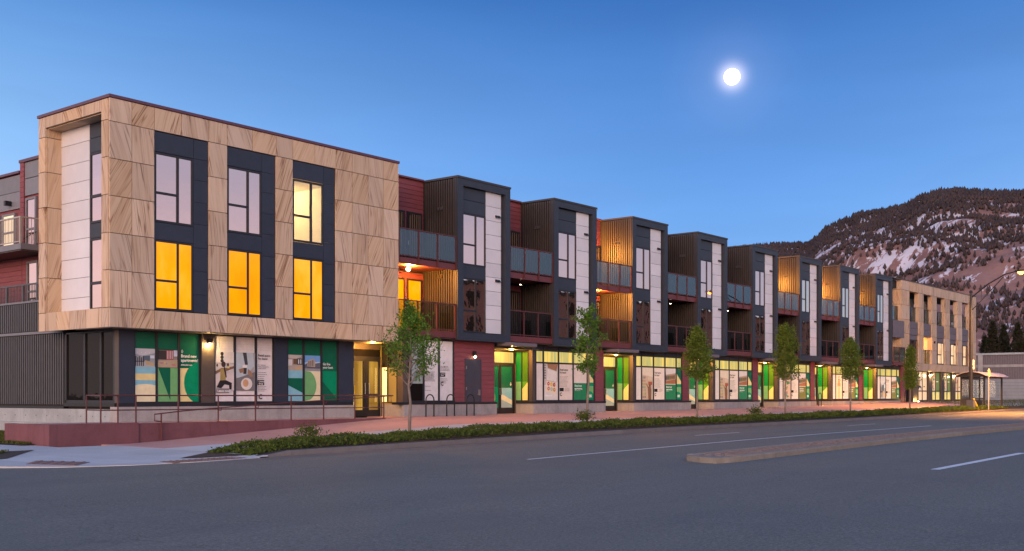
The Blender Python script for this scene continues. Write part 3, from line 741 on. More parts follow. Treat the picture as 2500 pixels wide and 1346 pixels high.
# ------------------------------------------------------------------ stone corner block
def stone_block():
    X0, X1, Y0 = 20.47, 34.28, 34.0
    t = thing('stone_corner_block', (27, 36, 2.35), 'large sandstone clad corner building with six tall windows, three glowing amber', 'building')
    S = M['stone']; G = .011; TH = .09
    def tile(x0, x1, z0, z1): bx('stone_panel', (x0 + G, x1 - G, Y0, Y0 + TH, z0 + G, z1 - G), S, t)
    rows = [2.35, 3.02, 4.283, 5.547, 6.81, 8.073, 9.335, 10.13]
    allc = [20.47, 21.31, 22.19, 23.29, 24.46, 25.27, 26.42, 27.56, 28.39, 29.52, 30.65, 31.55, 32.46, 33.37, 34.28]
    for r in (0, 6):
        for a, b in zip(allc, allc[1:]): tile(a, b, rows[r], rows[r + 1])
    for r in range(1, 6):
        for a, b in ((20.47, 21.31), (21.31, 22.19), (24.46, 25.27), (27.56, 28.39), (30.65, 31.55), (31.55, 32.46), (32.46, 33.37), (33.37, 34.28)):
            tile(a, b, rows[r], rows[r + 1])
    # left return with its deep opening
    def ltile(y0, y1, z0, z1): bx('stone_panel', (X0, X0 + TH, y0 + G, y1 - G, z0 + G, z1 - G), S, t)
    YB = 38.74
    lj = [3.02, 4.30, 5.57, 6.86, 8.14, 9.40]
    for a, b in zip(lj, lj[1:]):
        ltile(34.1, 34.53, a, b); ltile(38.27, YB, a, b)
    ltile(34.1, 34.53, 9.40, 10.13); ltile(38.27, YB, 9.40, 10.13)
    for a, b in ((34.53, 35.8), (35.8, 37.05), (37.05, 38.27)): ltile(a, b, 9.72, 10.13)
    for a, b in ((34.1, 34.53), (34.53, 35.5), (35.5, 36.6), (36.6, 37.5), (37.5, 38.27), (38.27, YB)): ltile(a, b, 2.35, 3.02)
    for a, b in zip(lj, lj[1:] + []): bx('stone_panel', (20.57, 21.09, 38.25, 38.29, a + G, b - G), S, t)
    bx('stone_panel', (20.57, 21.09, 38.25, 38.29, 9.41, 9.7), S, t)
    bx('stone_panel', (20.57, 21.1, 34.54, 38.25, 9.69, 9.72), S, t); bx('sill', (20.5, 21.1, 34.54, 38.25, 2.99, 3.022), S, t)
    # white panels and narrow windows inside the opening
    pj = [3.06, 3.55, 4.26, 4.96, 5.66, 6.33, 7.03, 7.72, 8.41, 9.12, 9.69]
    for a, b in zip(pj, pj[1:]): bx('white_panel', (21.09, 21.12, 36.34, 38.25, a + .008, b - .008), M['white'], t)
    for a, b in ((8.66, 9.15), (9.17, 9.69), (5.62, 6.12)): bx('dark_panel', (21.09, 21.12, 34.56, 36.32, a, b), M['charcoal'], t)
    for z0, z1 in ((6.14, 8.64), (3.06, 5.6)):
        mb = MB(); f = .075; m = M['frame']; zb = z0 + .95
        mb.box(21.08, 21.14, 34.6, 36.3, z0, z0 + f, m); mb.box(21.08, 21.14, 34.6, 36.3, z1 - f, z1, m); mb.box(21.08, 21.14, 36.3 - f, 36.3, z0 + f, z1 - f, m)
        mb.box(21.08, 21.14, 34.6, 34.6 + f, z0 + f, z1 - f, m); mb.box(21.078, 21.14, 34.6 + f, 36.3 - f, zb - .05, zb + .05, m)
        w = mb.obj('window', t, at=(21.1, 36, z0))
        for c, d in ((z0 + f, zb - .05), (zb + .05, z1 - f)): bx('pane', (21.11, 21.12, 34.6 + f, 36.3 - f, c, d), M['glassup'], w)
    # solid body, with a real room behind the third upper window
    D = M['gapdark']
    mb = MB(); mb.box(21.13, 28.2, 34.3, 38.72, 2.42, 10.0, D); mb.box(30.8, 34.2, 34.3, 38.72, 2.42, 10.0, D); mb.box(28.2, 30.8, 34.3, 38.72, 2.42, 6.0, D); mb.box(28.2, 30.8, 34.3, 38.72, 8.75, 10.0, D); mb.box(28.2, 30.8, 38.6, 38.72, 6.0, 8.75, D)
    mb.box(20.57, 34.2, Y0 + TH + .002, 34.29, 10.0, 10.12, D); mb.box(20.57, 34.2, Y0 + TH + .002, 34.28, 2.42, 3.0, D)
    for a, b in ((20.57, 22.17), (24.48, 25.25), (27.58, 28.37), (30.67, 34.2)): mb.box(a, b, Y0 + TH + .002, 34.285, 3.0, 10.0, D)
    mb.box(20.57, 34.2, Y0 + TH + .002, 34.275, 9.345, 10.0, D)
    mb.box(20.58, 21.12, 38.3, 38.73, 2.42, 10.1, D); mb.box(20.58, 21.12, 34.3, 38.3, 9.74, 10.1, D); mb.box(20.58, 21.12, 34.3, 38.3, 2.42, 2.98, D); mb.box(20.58, 21.12, 34.1, 34.52, 2.98, 9.74, D)
    mb.obj('wall', t)
    mb = MB(); c = M['roomwall']
    mb.box(28.25, 30.75, 38.4, 38.5, 6.05, 8.7, c); mb.box(28.22, 28.27, 34.32, 38.4, 6.05, 8.7, c); mb.box(30.73, 30.78, 34.32, 38.4, 6.05, 8.7, c); mb.box(28.25, 30.75, 34.32, 38.4, 8.68, 8.73, c); mb.box(28.25, 30.75, 34.32, 38.4, 6.02, 6.07, c)
    mb.box(29.05, 29.11, 36.4, 38.4, 6.07, 8.2, c)
    rm = mb.obj('lit_room', t)
    bx('door_leaf', (29.75, 30.5, 38.36, 38.4, 6.07, 8.1), M['white'], rm)
    lamp('room_light', (29.4, 36.6, 8.5), 120, (1.0, .74, .36), t, .2)
    bx('soffit', (20.5, 34.25, 34.02, 36.2, 2.33, 2.36), M['frametan'], t)
    # parapet coping
    mb = MB(); m = M['coping']; mb.box(X0 - .04, X1 + .03, Y0 - .04, Y0 + .3, 10.14, 10.24, m); mb.box(X0 - .04, X0 + .3, Y0 + .3, 38.78, 10.14, 10.24, m); mb.box(X0 + .3, X1, Y0 + .3, 38.7, 10.05, 10.13, m); mb.obj('coping', t)
    # the three dark window bays of the front
    cols = [(22.19, 24.46), (25.27, 27.56), (28.39, 30.65)]
    N = M['navy']; yp = 34.05
    for i, (a, b) in enumerate(cols):
        wr = a + 1.63
        for (p, q, r, s) in ((a + .015, wr, 8.62, 9.32), (wr + .012, b - .015, 8.62, 9.32), (a + .015, wr, 5.53, 6.13)): bx('dark_panel', (p, q, yp, yp + .05, r + .006, s - .006), N, t)
        zz = [3.035, 3.7, 4.55, 5.4, 6.25, 7.05, 7.85, 8.62]
        for r, s in zip(zz, zz[1:]): bx('dark_panel', (wr + .012, b - .015, yp, yp + .05, r + .005, s - .005), N, t)
        G1 = M['glassclear'] if i == 2 else M['glassup']
        window(t, a + .03, wr, yp - .005, 6.14, 8.6, G1)
        w = window(t, a + .03, wr, yp - .005, 3.05, 5.52, M['amber'])
        bx('backing', (a + .02, b - .02, yp + .06, yp + .09, 3.03, 5.53 if i == 2 else 9.33), D, t)
    # pale blind edge behind the last amber window
    # ---- ground floor
    yg = 34.83; P = M['navy']; T2 = M['frametan']
    mb = MB()
    mb.box(32.2, 36, 37.8, 48, -1, 2.33, D); mb.box(21.45, 32.3, yg + .42, 60, -1, 2.33, D); mb.obj('ground_floor_wall', t)
    for a, b, c in ((24.70, 25.27, T2), (28.12, 28.76, P), (31.52, 32.36, P)): bx('pilaster', (a, b, yg - .05, yg + .4, -.24, 2.335), c, t)
    bx('pilaster', (21.3, 21.9, yg - .05, 35.04, -.24, 2.335), P, t)
    bx('sill', (21.3, 32.36, yg - .03, yg + .41, -.37, -.24), M['frame'], t)
    bx('plinth', (21.24, 32.38, yg - .09, yg + .42, -2.0, -.37), M['base'], t)
    def shop_window(x0, x1, m1, m2):
        mb = MB(); f = .05; m = M['frame']; z0, z1 = -.24, 2.335
        mb.box(x0, x1, yg, yg + .1, z0, z0 + f, m); mb.box(x0, x1, yg, yg + .1, z1 - f, z1, m)
        for p in (x0, m1, m2, x1 - 2 * f): mb.box(p, p + 2 * f, yg - .003, yg + .1, z0 + f, z1 - f, m)
        w = mb.obj('shop_window', t, at=(x0, yg, z0)); out = []
        for a, b in ((x0 + 2 * f, m1), (m1 + 2 * f, m2), (m2 + 2 * f, x1 - 2 * f)):
            bx('pane', (a, b, yg + .04, yg + .05, z0 + f, z1 - f), M['glassdark'], w); out.append((a, b))
        return w, out, z0 + f, z1 - f
    F = (0, -1, 0); yf = yg + .036
    def fl(w, ab, zt, H, shapes, glow=.0): return film('poster', w, (ab[0], yf, zt), (ab[1] - ab[0], 0, 0), H, shapes, glow, F)
    w, p, zb, zt = shop_window(21.86, 24.72, 22.77, 23.70); H = zt - zb
    q = [(DG, rect(0, 0, 1, .235))] + photo('lounge', 0, .235, 1, .5) + [(SB, rect(0, .5, 1, .595)), (CR, rect(0, .595, 1, .69)), (SB, rect(0, .69, 1, 1)), (BUFF, [(0, .83)] + disc(.5, .83, .75, .085, 180, 360) + [(1, .83), (1, 1), (0, 1)])]
    fl(w, p[0], zt, H, q)
    q = [(DG, rect(0, 0, 1, .235))] + photo('terrace', 0, .245, 1, .5) + [(LG, rect(0, .505, 1, 1)), (DG, [(.02, .505), (.63, .505), (.63, .985)])]
    fl(w, p[1], zt, H, q)
    q = [(DG, rect(0, 0, 1, .505)), (CR, rect(0, .505, 1, 1)), (MG, disc(1.05, .72, .82, .31))]
    fl(w, p[2], zt, H, q)
    WT = pm((.78, .78, .78))
    text('lettering', 'Brand new\napartments!', (p[2][0] + .05, yf - .012, zt - H * .345), .155, WT, w); text('lettering', 'alivboulder.com', (p[2][0] + .05, yf - .012, zt - H * .465), .075, WT, w)
    mb = MB(); c0 = Vector((p[2][0] + .1, yf - .012, zt - H * .26)); mb.tube([c0 + Vector((math.cos(a) * .03, 0, math.sin(a) * .042)) for a in np.linspace(0, 6.3, 16)], .008, WT, 5); mb.tube([c0 + Vector((-.02, 0, .065)), c0 + Vector((.02, 0, .065))], .006, WT, 4); mb.obj('round_logo', w)
    w, p, zb, zt = shop_window(25.25, 28.15, 26.19, 27.19)
    PT = (.60, .59, .60)
    def patt():
        s = []
        for i in range(4):
            for j in range(6):
                cx, cy = .08 + .17 * j, .06 + .04 * i; s.append((PT, disc(cx, cy, .07, .018, 20, 200, 8) + disc(cx, cy, .05, .012, 200, 20, 8)))
        return s
    fl(w, p[0], zt, H, [(WH, rect(0, 0, 1, 1))] + patt() + photo('stretch', 0, .24, 1, .835) + [((.22, .20, .22), rect(.03, .80, .72, .87))])
    text('lettering', 'Lease now!', (p[0][0] + .06, yf - .07, zt - H * .856), .13, WT, w)
    fl(w, p[1], zt, H, [(WH, rect(0, 0, 1, 1))] + patt() + photo('coffee', 0, .24, 1, .835))
    fl(w, p[2], zt, H, [(WH, rect(0, 0, 1, 1))] + patt() + [(BK, rect(.04, .665, .46, .745))])
    TK = pm((.05, .05, .06)); a = p[2][0] + .04
    text('lettering', 'Retail space\nfor lease!', (a, yf - .05, zt - H * .29), .125, TK, w)
    text('lettering', 'For retail and\nrestaurant inquiries\nplease contact:', (a, yf - .05, zt - H * .435), .066, TK, w, bold=.005)
    text_lines(w, (p[2][0], yf - .03, zt), (p[2][1] - p[2][0], 0, 0), 1, zt, H, .54, .64, 4, TK, F, seed=3); text_lines(w, (p[2][0], yf - .03, zt), (p[2][1] - p[2][0], 0, 0), 1, zt, H, .765, .835, 4, TK, F, seed=4)
    text('lettering', 'Colorado\nGroup', (a + .02, yf - .05, zt - H * .70), .085, WT, w); text('lettering', 'C', (a + .02, yf - .05, zt - H * .965), .26, TK, w, bold=.04)
    w, p, zb, zt = shop_window(28.74, 31.56, 29.60, 30.55)
    fl(w, p[0], zt, H, [(DG, rect(0, 0, 1, .245))] + photo('studio', 0, .245, 1, .5) + [(SB, rect(0, .5, 1, 1)), (DG, [(0, .625), (1, .625), (1, .865), (0, .74)])])
    fl(w, p[1], zt, H, [(DG, rect(0, 0, 1, .245))] + photo('block', 0, .245, 1, .505) + [(BUFF, rect(0, .505, 1, 1)), (LG, [(0, .505)] + disc(0, .745, .75, .265, -62, 62) + [(0, 1)])])
    fl(w, p[2], zt, H, [(DG, rect(0, 0, 1, .5)), (MG, rect(0, .5, 1, 1)), (DG, [(0, .66), (1, .96), (1, 1), (0, 1)])])
    text('lettering', 'Go live\nyour best.', (p[2][0] + .04, yf - .012, zt - H * .40), .14, WT, w)
    # wall sconce on the bronze pilaster
    s = MB().box(24.93, 25.07, yg - .22, yg - .05, 1.98, 2.16, M['black']).obj('wall_sconce', t)
    MB().box(24.945, 25.055, yg - .21, yg - .07, 1.965, 1.982, M['lampwarm']).obj('lens', s)
    lamp('sconce_light', (25.0, yg - .16, 1.93), 46, (1.0, .62, .2), t, .05)
    # ---- left ground floor: glazed corner and ribbed wall on a tall concrete base
    xl = 21.3
    bx('corner_post', (xl - .02, xl - .003, 34.78, 35.045, -.24, 2.335), M['frametan'], t)
    mb = MB(); m = M['frame']; f = .06
    mb.box(xl + .02, xl + .12, 35.06, 38.35, -.24, -.14, m); mb.box(xl + .02, xl + .12, 35.06, 38.35, 2.28, 2.34, m)
    ys = [35.06, 35.92, 37.0, 38.29]
    for y in ys: mb.box(xl, xl + .12, y, y + 2 * f, -.14, 2.28, m)
    w = mb.obj('glazed_corner', t, at=(xl, 36, 0))
    for a, b in zip(ys, ys[1:]): bx('pane', (xl + .05, xl + .06, a + 2 * f, b, -.14, 2.28), M['glassdark'], w)
    bx('sill', (xl - .05, xl + .1, 35.0, 38.4, -.37, -.24), M['black'], t)
    bx('ribbed_wall', (xl + .04, xl + .3, 38.4, 60, -.37, 2.36), M['gapdark'], t); ribs(t, 'x', xl + .04, 38.45, 50, -.30, 2.34, M['ribdark'], -1, .165, .07, .07)
    bx('ledge', (xl - .08, xl + .2, 38.42, 60, 2.36, 2.46), M['grey'], t); bx('ledge', (xl - .04, xl + .2, 38.42, 60, -.46, -.37), M['black'], t)
    for a, b in ((35.27, 39.6), (39.6, 44.4), (44.4, 49.2), (49.2, 60)):
        bx('foundation_panel', (xl - .05, xl + .3, a + .008, b - .008, -.98, -.46), M['cane'], t); bx('foundation_panel', (xl - .12, xl + .3, a + .008, b - .008, -2.2, -.985), M['cane'], t)
    mb = MB()
    for k in range(14):
        for z in (-.72,): mb.tube([(xl - .049, 35.6 + .8 * k, z), (xl - .056, 35.6 + .8 * k, z)], .02, M['black'], 6)
    mb.obj('tie_holes', t, kind='stuff')
    return t
stone_block()

# ------------------------------------------------------------------ rear wing, further back on the left
def rear_wing():
    t = thing('rear_wing', (23, 46, 3), 'grey and red rear wing with railed balconies behind the stone corner block', 'building')
    X = 23.0
    bx('wall', (X + .1, 40, 43.0, 62, 2.4, 9.35), M['red'], t); bx('wall', (X + .12, 40, 38.8, 45.0, 2.4, 9.75), M['red'], t)
    bx('lower_wall', (21.42, 24, 38.9, 62, 2.46, 3.62), M['gapdark'], t); ribs(t, 'x', 21.42, 38.95, 52, 2.5, 3.58, M['ribdark'], -1, .165, .07, .07)
    bx('grey_panel', (X + .02, X + .1, 38.9, 44.68, 9.08, 9.74), M['grey'], t); bx('grey_panel', (X + .02, X + .1, 38.9, 44.68, 8.36, 9.05), M['grey'], t)
    bx('grey_panel', (X + .02, X + .1, 45.05, 62, 8.62, 9.30), M['grey'], t); bx('grey_panel', (X + .02, X + .1, 45.05, 62, 7.9, 8.60), M['grey'], t)
    z = 6.2
    while z < 9.7:
        bx('siding_board', (X - .02, X + .12, 44.7, 45.02, z, z + .2), M['red'], t); z += .212
    boards_x = MB(); z = 3.6
    while z < 6.0:
        boards_x.box(X + .05, X + .098, 45.0, 62, z, z + .2, M['red']); boards_x.box(X + .06, X + .11, 38.9, 45.0, z, z + .2, M['red']); z += .212
    boards_x.obj('lap_siding', t, kind='stuff')
    bx('coping', (X - .06, 40, 38.8, 45.05, 9.76, 9.88), M['coping'], t); bx('coping', (X - .06, 40, 45.05, 62, 9.36, 9.46), M['coping'], t)
    for (y0, y1, z0, z1, gl) in ((43.75, 44.6, 6.2, 8.25, 'glassup'), (45.5, 46.6, 6.2, 7.75, 'palelit'), (46.8, 47.9, 6.2, 7.75, 'palelit'), (43.6, 44.5, 3.6, 5.6, 'glassup'), (39, 43.3, 6.2, 8.25, 'glassdim')):
        mb = MB(); f = .09; m = M['grey']
        mb.box(X - .01, X + .09, y0, y1, z1 - f, z1, m); mb.box(X - .01, X + .09, y0, y0 + f, z0, z1 - f, m); mb.box(X - .01, X + .09, y1 - f, y1, z0, z1 - f, m); mb.box(X - .01, X + .09, y0 + f, y1 - f, z0 + .7, z0 + .78, m)
        w = mb.obj('window', t, at=(X, y0, z0)); bx('pane', (X + .03, X + .04, y0 + f, y1 - f, z0, z1 - f), M[gl], w)
    bx('wall_light', (X - .28, X - .02, 45.75, 45.9, 8.05, 8.25), M['black'], t)
    # hanging balcony
    s = bx('balcony', (21.75, X + .05, 42.55, 52, 5.85, 6.08), M['grey'], t); bx('soffit', (21.8, X + .04, 42.6, 52, 5.8, 5.848), M['frametan'], s)
    bx('top_rail', (21.76, 21.82, 42.6, 52, 7.1, 7.16), M['balu'], s); bx('top_rail', (21.82, X, 42.58, 42.64, 7.1, 7.16), M['balu'], s)
    mb = MB()
    for k in range(80): mb.box(21.78, 21.8, 42.66 + .118 * k, 42.68 + .118 * k, 6.16, 7.1, M['balu'])
    for k in range(10): mb.box(21.86 + .118 * k, 21.88 + .118 * k, 42.6, 42.62, 6.16, 7.1, M['balu'])
    mb.box(21.77, 21.81, 42.6, 52, 6.14, 6.18, M['balu']); mb.obj('baluster', s, kind='stuff')
    for y in (42.63, 44.4, 46.2): bx('post', (21.75, 21.83, y - .04, y + .04, 6.08, 7.1), M['balu'], s)
    mb = MB(); mb.tube([(21.9, 42.7, 6.25), (22.9, 42.7, 6.9)], .015, M['black'], 5); mb.obj('brace', s)
    # terrace guard on the lower wall
    r = bx('terrace_rail', (21.40, 21.46, 38.9, 52, 4.30, 4.36), M['ribdark'], t)
    bx('parapet_cap', (21.34, 21.6, 38.9, 52, 3.60, 3.67), M['grey'], t)
    mb = MB()
    for k in range(110): mb.box(21.42, 21.44, 38.98 + .118 * k, 39.0 + .118 * k, 3.68, 4.3, M['ribdark'])
    mb.obj('baluster', r, kind='stuff')
    for y in (38.95, 40.6, 41.7, 43.0, 45): bx('post', (21.39, 21.47, y - .04, y + .04, 3.67, 4.3), M['ribdark'], r)
    return t
rear_wing()

# ------------------------------------------------------------------ the row: eight bay towers with recessed balconies
PIT = 7.46; MX0 = 38.18; MW = 3.84
LIT = {(1, 0): 1.0, (3, 0): 1.0, (3, 1): .8, (6, 1): .9, (7, 1): .9, (8, 1): .45}
ORD = ['', 'nearest', 'second', 'third', 'fourth', 'fifth', 'sixth', 'seventh', 'farthest']
HOW = {1: 'lower balcony glowing amber beside the sandstone block', 2: 'both balconies dark, just past the amber balcony tower', 3: 'both stacked balconies glowing amber', 4: 'dark balconies, just past the tower lit on both floors',
       5: 'dark balconies, before the first lit upper balcony', 6: 'upper balcony lit amber above a tree', 7: 'upper balcony lit amber, second last of the row', 8: 'dim upper balcony, beside the far sandstone building'}
def row_house(k):
    x0 = MX0 + PIT * (k - 1); x1 = x0 + MW; b0 = 34.30 if k == 1 else x0 - PIT + MW; b1 = x0
    t = thing('row_house', ((b0 + x1) / 2, 36, 2.6), f'{ORD[k]} bay tower, {HOW[k]}', 'row house', 'row houses with dark bay towers')
    C = M['charcoal']; Y0 = 34.0; yi = 34.19
    mb = MB(); mb.box(x0 + .05, x1 - .01, yi + .09, 36.3, 2.66, 10.12, M['gapdark']); mb.obj('tower_wall', t)
    bx('side_backing', (x0 + .012, x0 + .05, Y0 + .2, 36.25, 2.64, 10.1), M['gapdark'], t)
    ribs(t, 'x', x0 + .012, 34.06, 36.2, 2.64, 10.12, M['bronze'], -1, .145, .075, .06)
    mb = MB(); fw = .37
    mb.box(x0 - .03, x0 + fw, Y0, yi + .09, 2.62, 10.15, C); mb.box(x1 - fw, x1, Y0, yi + .09, 2.62, 10.15, C); mb.box(x0 + fw, x1 - fw, Y0 + .002, yi + .09, 9.83, 10.15, C); mb.box(x0 + fw, x1 - fw, Y0 + .002, yi + .09, 2.62, 2.99, C)
    mb.box(x0 - .03, x1, yi + .09, 36.2, 2.6, 2.64, M['frametan']); mb.obj('front_frame', t)
    mb = MB(); mb.box(x0 - .06, x1 + .03, Y0 - .03, Y0 + .25, 10.155, 10.25, M['bronze']); mb.box(x0 - .06, x0 + .2, Y0 + .25, 36.3, 10.155, 10.25, M['bronze']); mb.box(x1 - .2, x1 + .03, Y0 + .25, 36.3, 10.155, 10.25, M['bronze']); mb.box(x0, x1, 36.1, 46, 10.0, 10.15, M['gapdark']); mb.obj('coping', t)
    # thin edge strips of the frame
    xa, xw, xb = x0 + fw, x0 + 2.19, x1 - fw
    for a, b in ((9.24, 9.82), (8.62, 9.23)): bx('dark_panel', (xa + .004, xw - .006, yi, yi + .05, a + .006, b - .006), C, t)
    bx('dark_panel', (xa + .004, xw - .006, yi, yi + .05, 5.58, 6.17), C, t); bx('dark_panel', (xb - .13, xb - .004, yi + .01, yi + .05, 3.0, 9.82), C, t)
    zz = [3.03 + .6795 * i for i in range(11)]
    for a, b in zip(zz, zz[1:]): bx('white_panel', (xw + .008, xb - .14, yi - .01, yi + .05, a + .009, b - .009), M['white'], t)
    up = M['glassup'] if k < 6 else M['glassdim']
    window(t, xa + .01, xw - .01, yi - .01, 6.18, 8.61, up, .6, .4, .07); window(t, xa + .01, xw - .01, yi - .01, 3.02, 5.57, M['glassdim'], .6, .4, .07)
    for z in (8.72, 5.60): vent(t, xb - .42, yi - .012, z, 'front')
    vent(t, x0 - .03, 35.07, 8.8, 'side', 'bronze'); vent(t, x0 - .03, 35.1, 5.62, 'side', 'bronze')
    # recessed bay with the two balconies
    near = k <= 2
    bx('recess_wall', (b0, b1 + .01, 36.25, 46, 2.7, 10.2), M['gapdark'], t)
    bx('coping', (b0, b1 - .07, 36.1, 36.4, 10.2, 10.28), M['maroon'], t)
    for lv, z in ((0, 2.97), (1, 6.11)):
        lit = LIT.get((k, lv), 0)
        boards(t, b0, b1 - .02, 36.22, z, z + 2.85 if lv == 0 else 10.19, .212, near and (lv == 1 or k == 1))
        dx1 = b1 - .17; gl = M['roomE'] if lit > .9 and lv == 0 else (M['roomwall'] if lit else M['glassdim'])
        patio_door(t, dx1 - 1.0, dx1, 36.19, z + .02, z + 2.55, M['amber'] if (k == 1 and lv == 0) else M['glassdim'])
        patio_door(t, b0 + .1, dx1 - 1.15, 36.19, z + .02, z + 2.55, M['amber'] if (k == 1 and lv == 0) else M['glassdim'])
        balcony(t, b0 + .02, b1 - .05, z, brackets=lv == 1)
        if lit:
            if lv == 0:                                  # lamp under the slab above
                lx, ly, zl = (35.9, 35.0, z + 2.80) if k == 1 else (b1 - 2.3, 35.2, z + 2.82)
                l = MB().tube([(lx, ly, z + 2.94), (lx, ly, zl + .05)], .06, M['black'], 8).obj('ceiling_lamp', t)
            else:
                lx, ly, zl = b1 - 1.5, 36.0, z + 2.3
                l = MB().tube([(lx, 36.17, zl), (lx, 36.05, zl)], .05, M['black'], 8).obj('wall_lamp', t)
            MB().sphere((lx, ly, zl), .10 if k == 1 else .05, M['lampwarm'], 6).obj('bulb', l)
            lamp('balcony_light', (lx, ly - .14, zl - .06), 760 * lit, AMB, t, .05)
        elif lv == 0:
            l = MB().tube([(b1 - 1.3, 35.2, z + 2.85), (b1 - 1.3, 35.2, z + 2.78)], .07, M['black'], 8).obj('ceiling_lamp', t)
            MB().tube([(b1 - 1.3, 35.2, z + 2.78), (b1 - 1.3, 35.2, z + 2.765)], .055, M['lampsmall'], 8).obj('lens', l)
    bx('soffit', (b0, b1, 34.2, 36.2, 2.655, 2.7), M['frametan'], t)
    # downpipe at the tower's far corner
    MB().tube([(x1 + .03, 34.12, 9.9), (x1 + .03, 34.12, 2.7)], .035, M['maroon'], 6).obj('downpipe', t)
    return t
for k in range(1, 9): row_house(k)

# ------------------------------------------------------------------ shops under the row
SP = 9.47; SX = 44.43; YW = 34.5; YD = 35.65
F = (0, -1, 0); SIDE = (-1, 0, 0)
SHOP_PHOTO = [None, 'donuts', 'shelves', 'shelves', 'stripes', 'sitter', 'lounge']
def door_leaf(t, x0, x1, z0, z1, y, shapes, glow, handle_side):
    mb = MB(); m = M['frame']; f = .1
    mb.box(x0, x1, y, y + .06, z1 - f, z1, m); mb.box(x0, x1, y, y + .06, z0, z0 + .3, m); mb.box(x0, x0 + f, y, y + .06, z0 + .3, z1 - f, m); mb.box(x1 - f, x1, y, y + .06, z0 + .3, z1 - f, m)
    d = mb.obj('shop_door', t, at=((x0 + x1) / 2, y, z0)); bx('pane', (x0 + f, x1 - f, y + .025, y + .035, z0 + .3, z1 - f), M['glassdark'] if shapes else M['roomE'], d)
    if shapes: film('door_print', d, (x0 + f, y + .02, z1 - f), (x1 - x0 - 2 * f, 0, 0), z1 - z0 - .3 - f, shapes, glow, F)
    hx = x0 + .05 if handle_side == 'l' else x1 - .05
    mb = MB(); mb.tube([(hx, y - .06, z0 + .95), (hx, y - .06, z0 + 1.3)], .02, M['steel'], 6); mb.tube([(hx, y, z0 + .98), (hx, y - .06, z0 + .98)], .014, M['steel'], 6); mb.tube([(hx, y, z0 + 1.27), (hx, y - .06, z0 + 1.27)], .014, M['steel'], 6); mb.obj('handle', d)
    return d
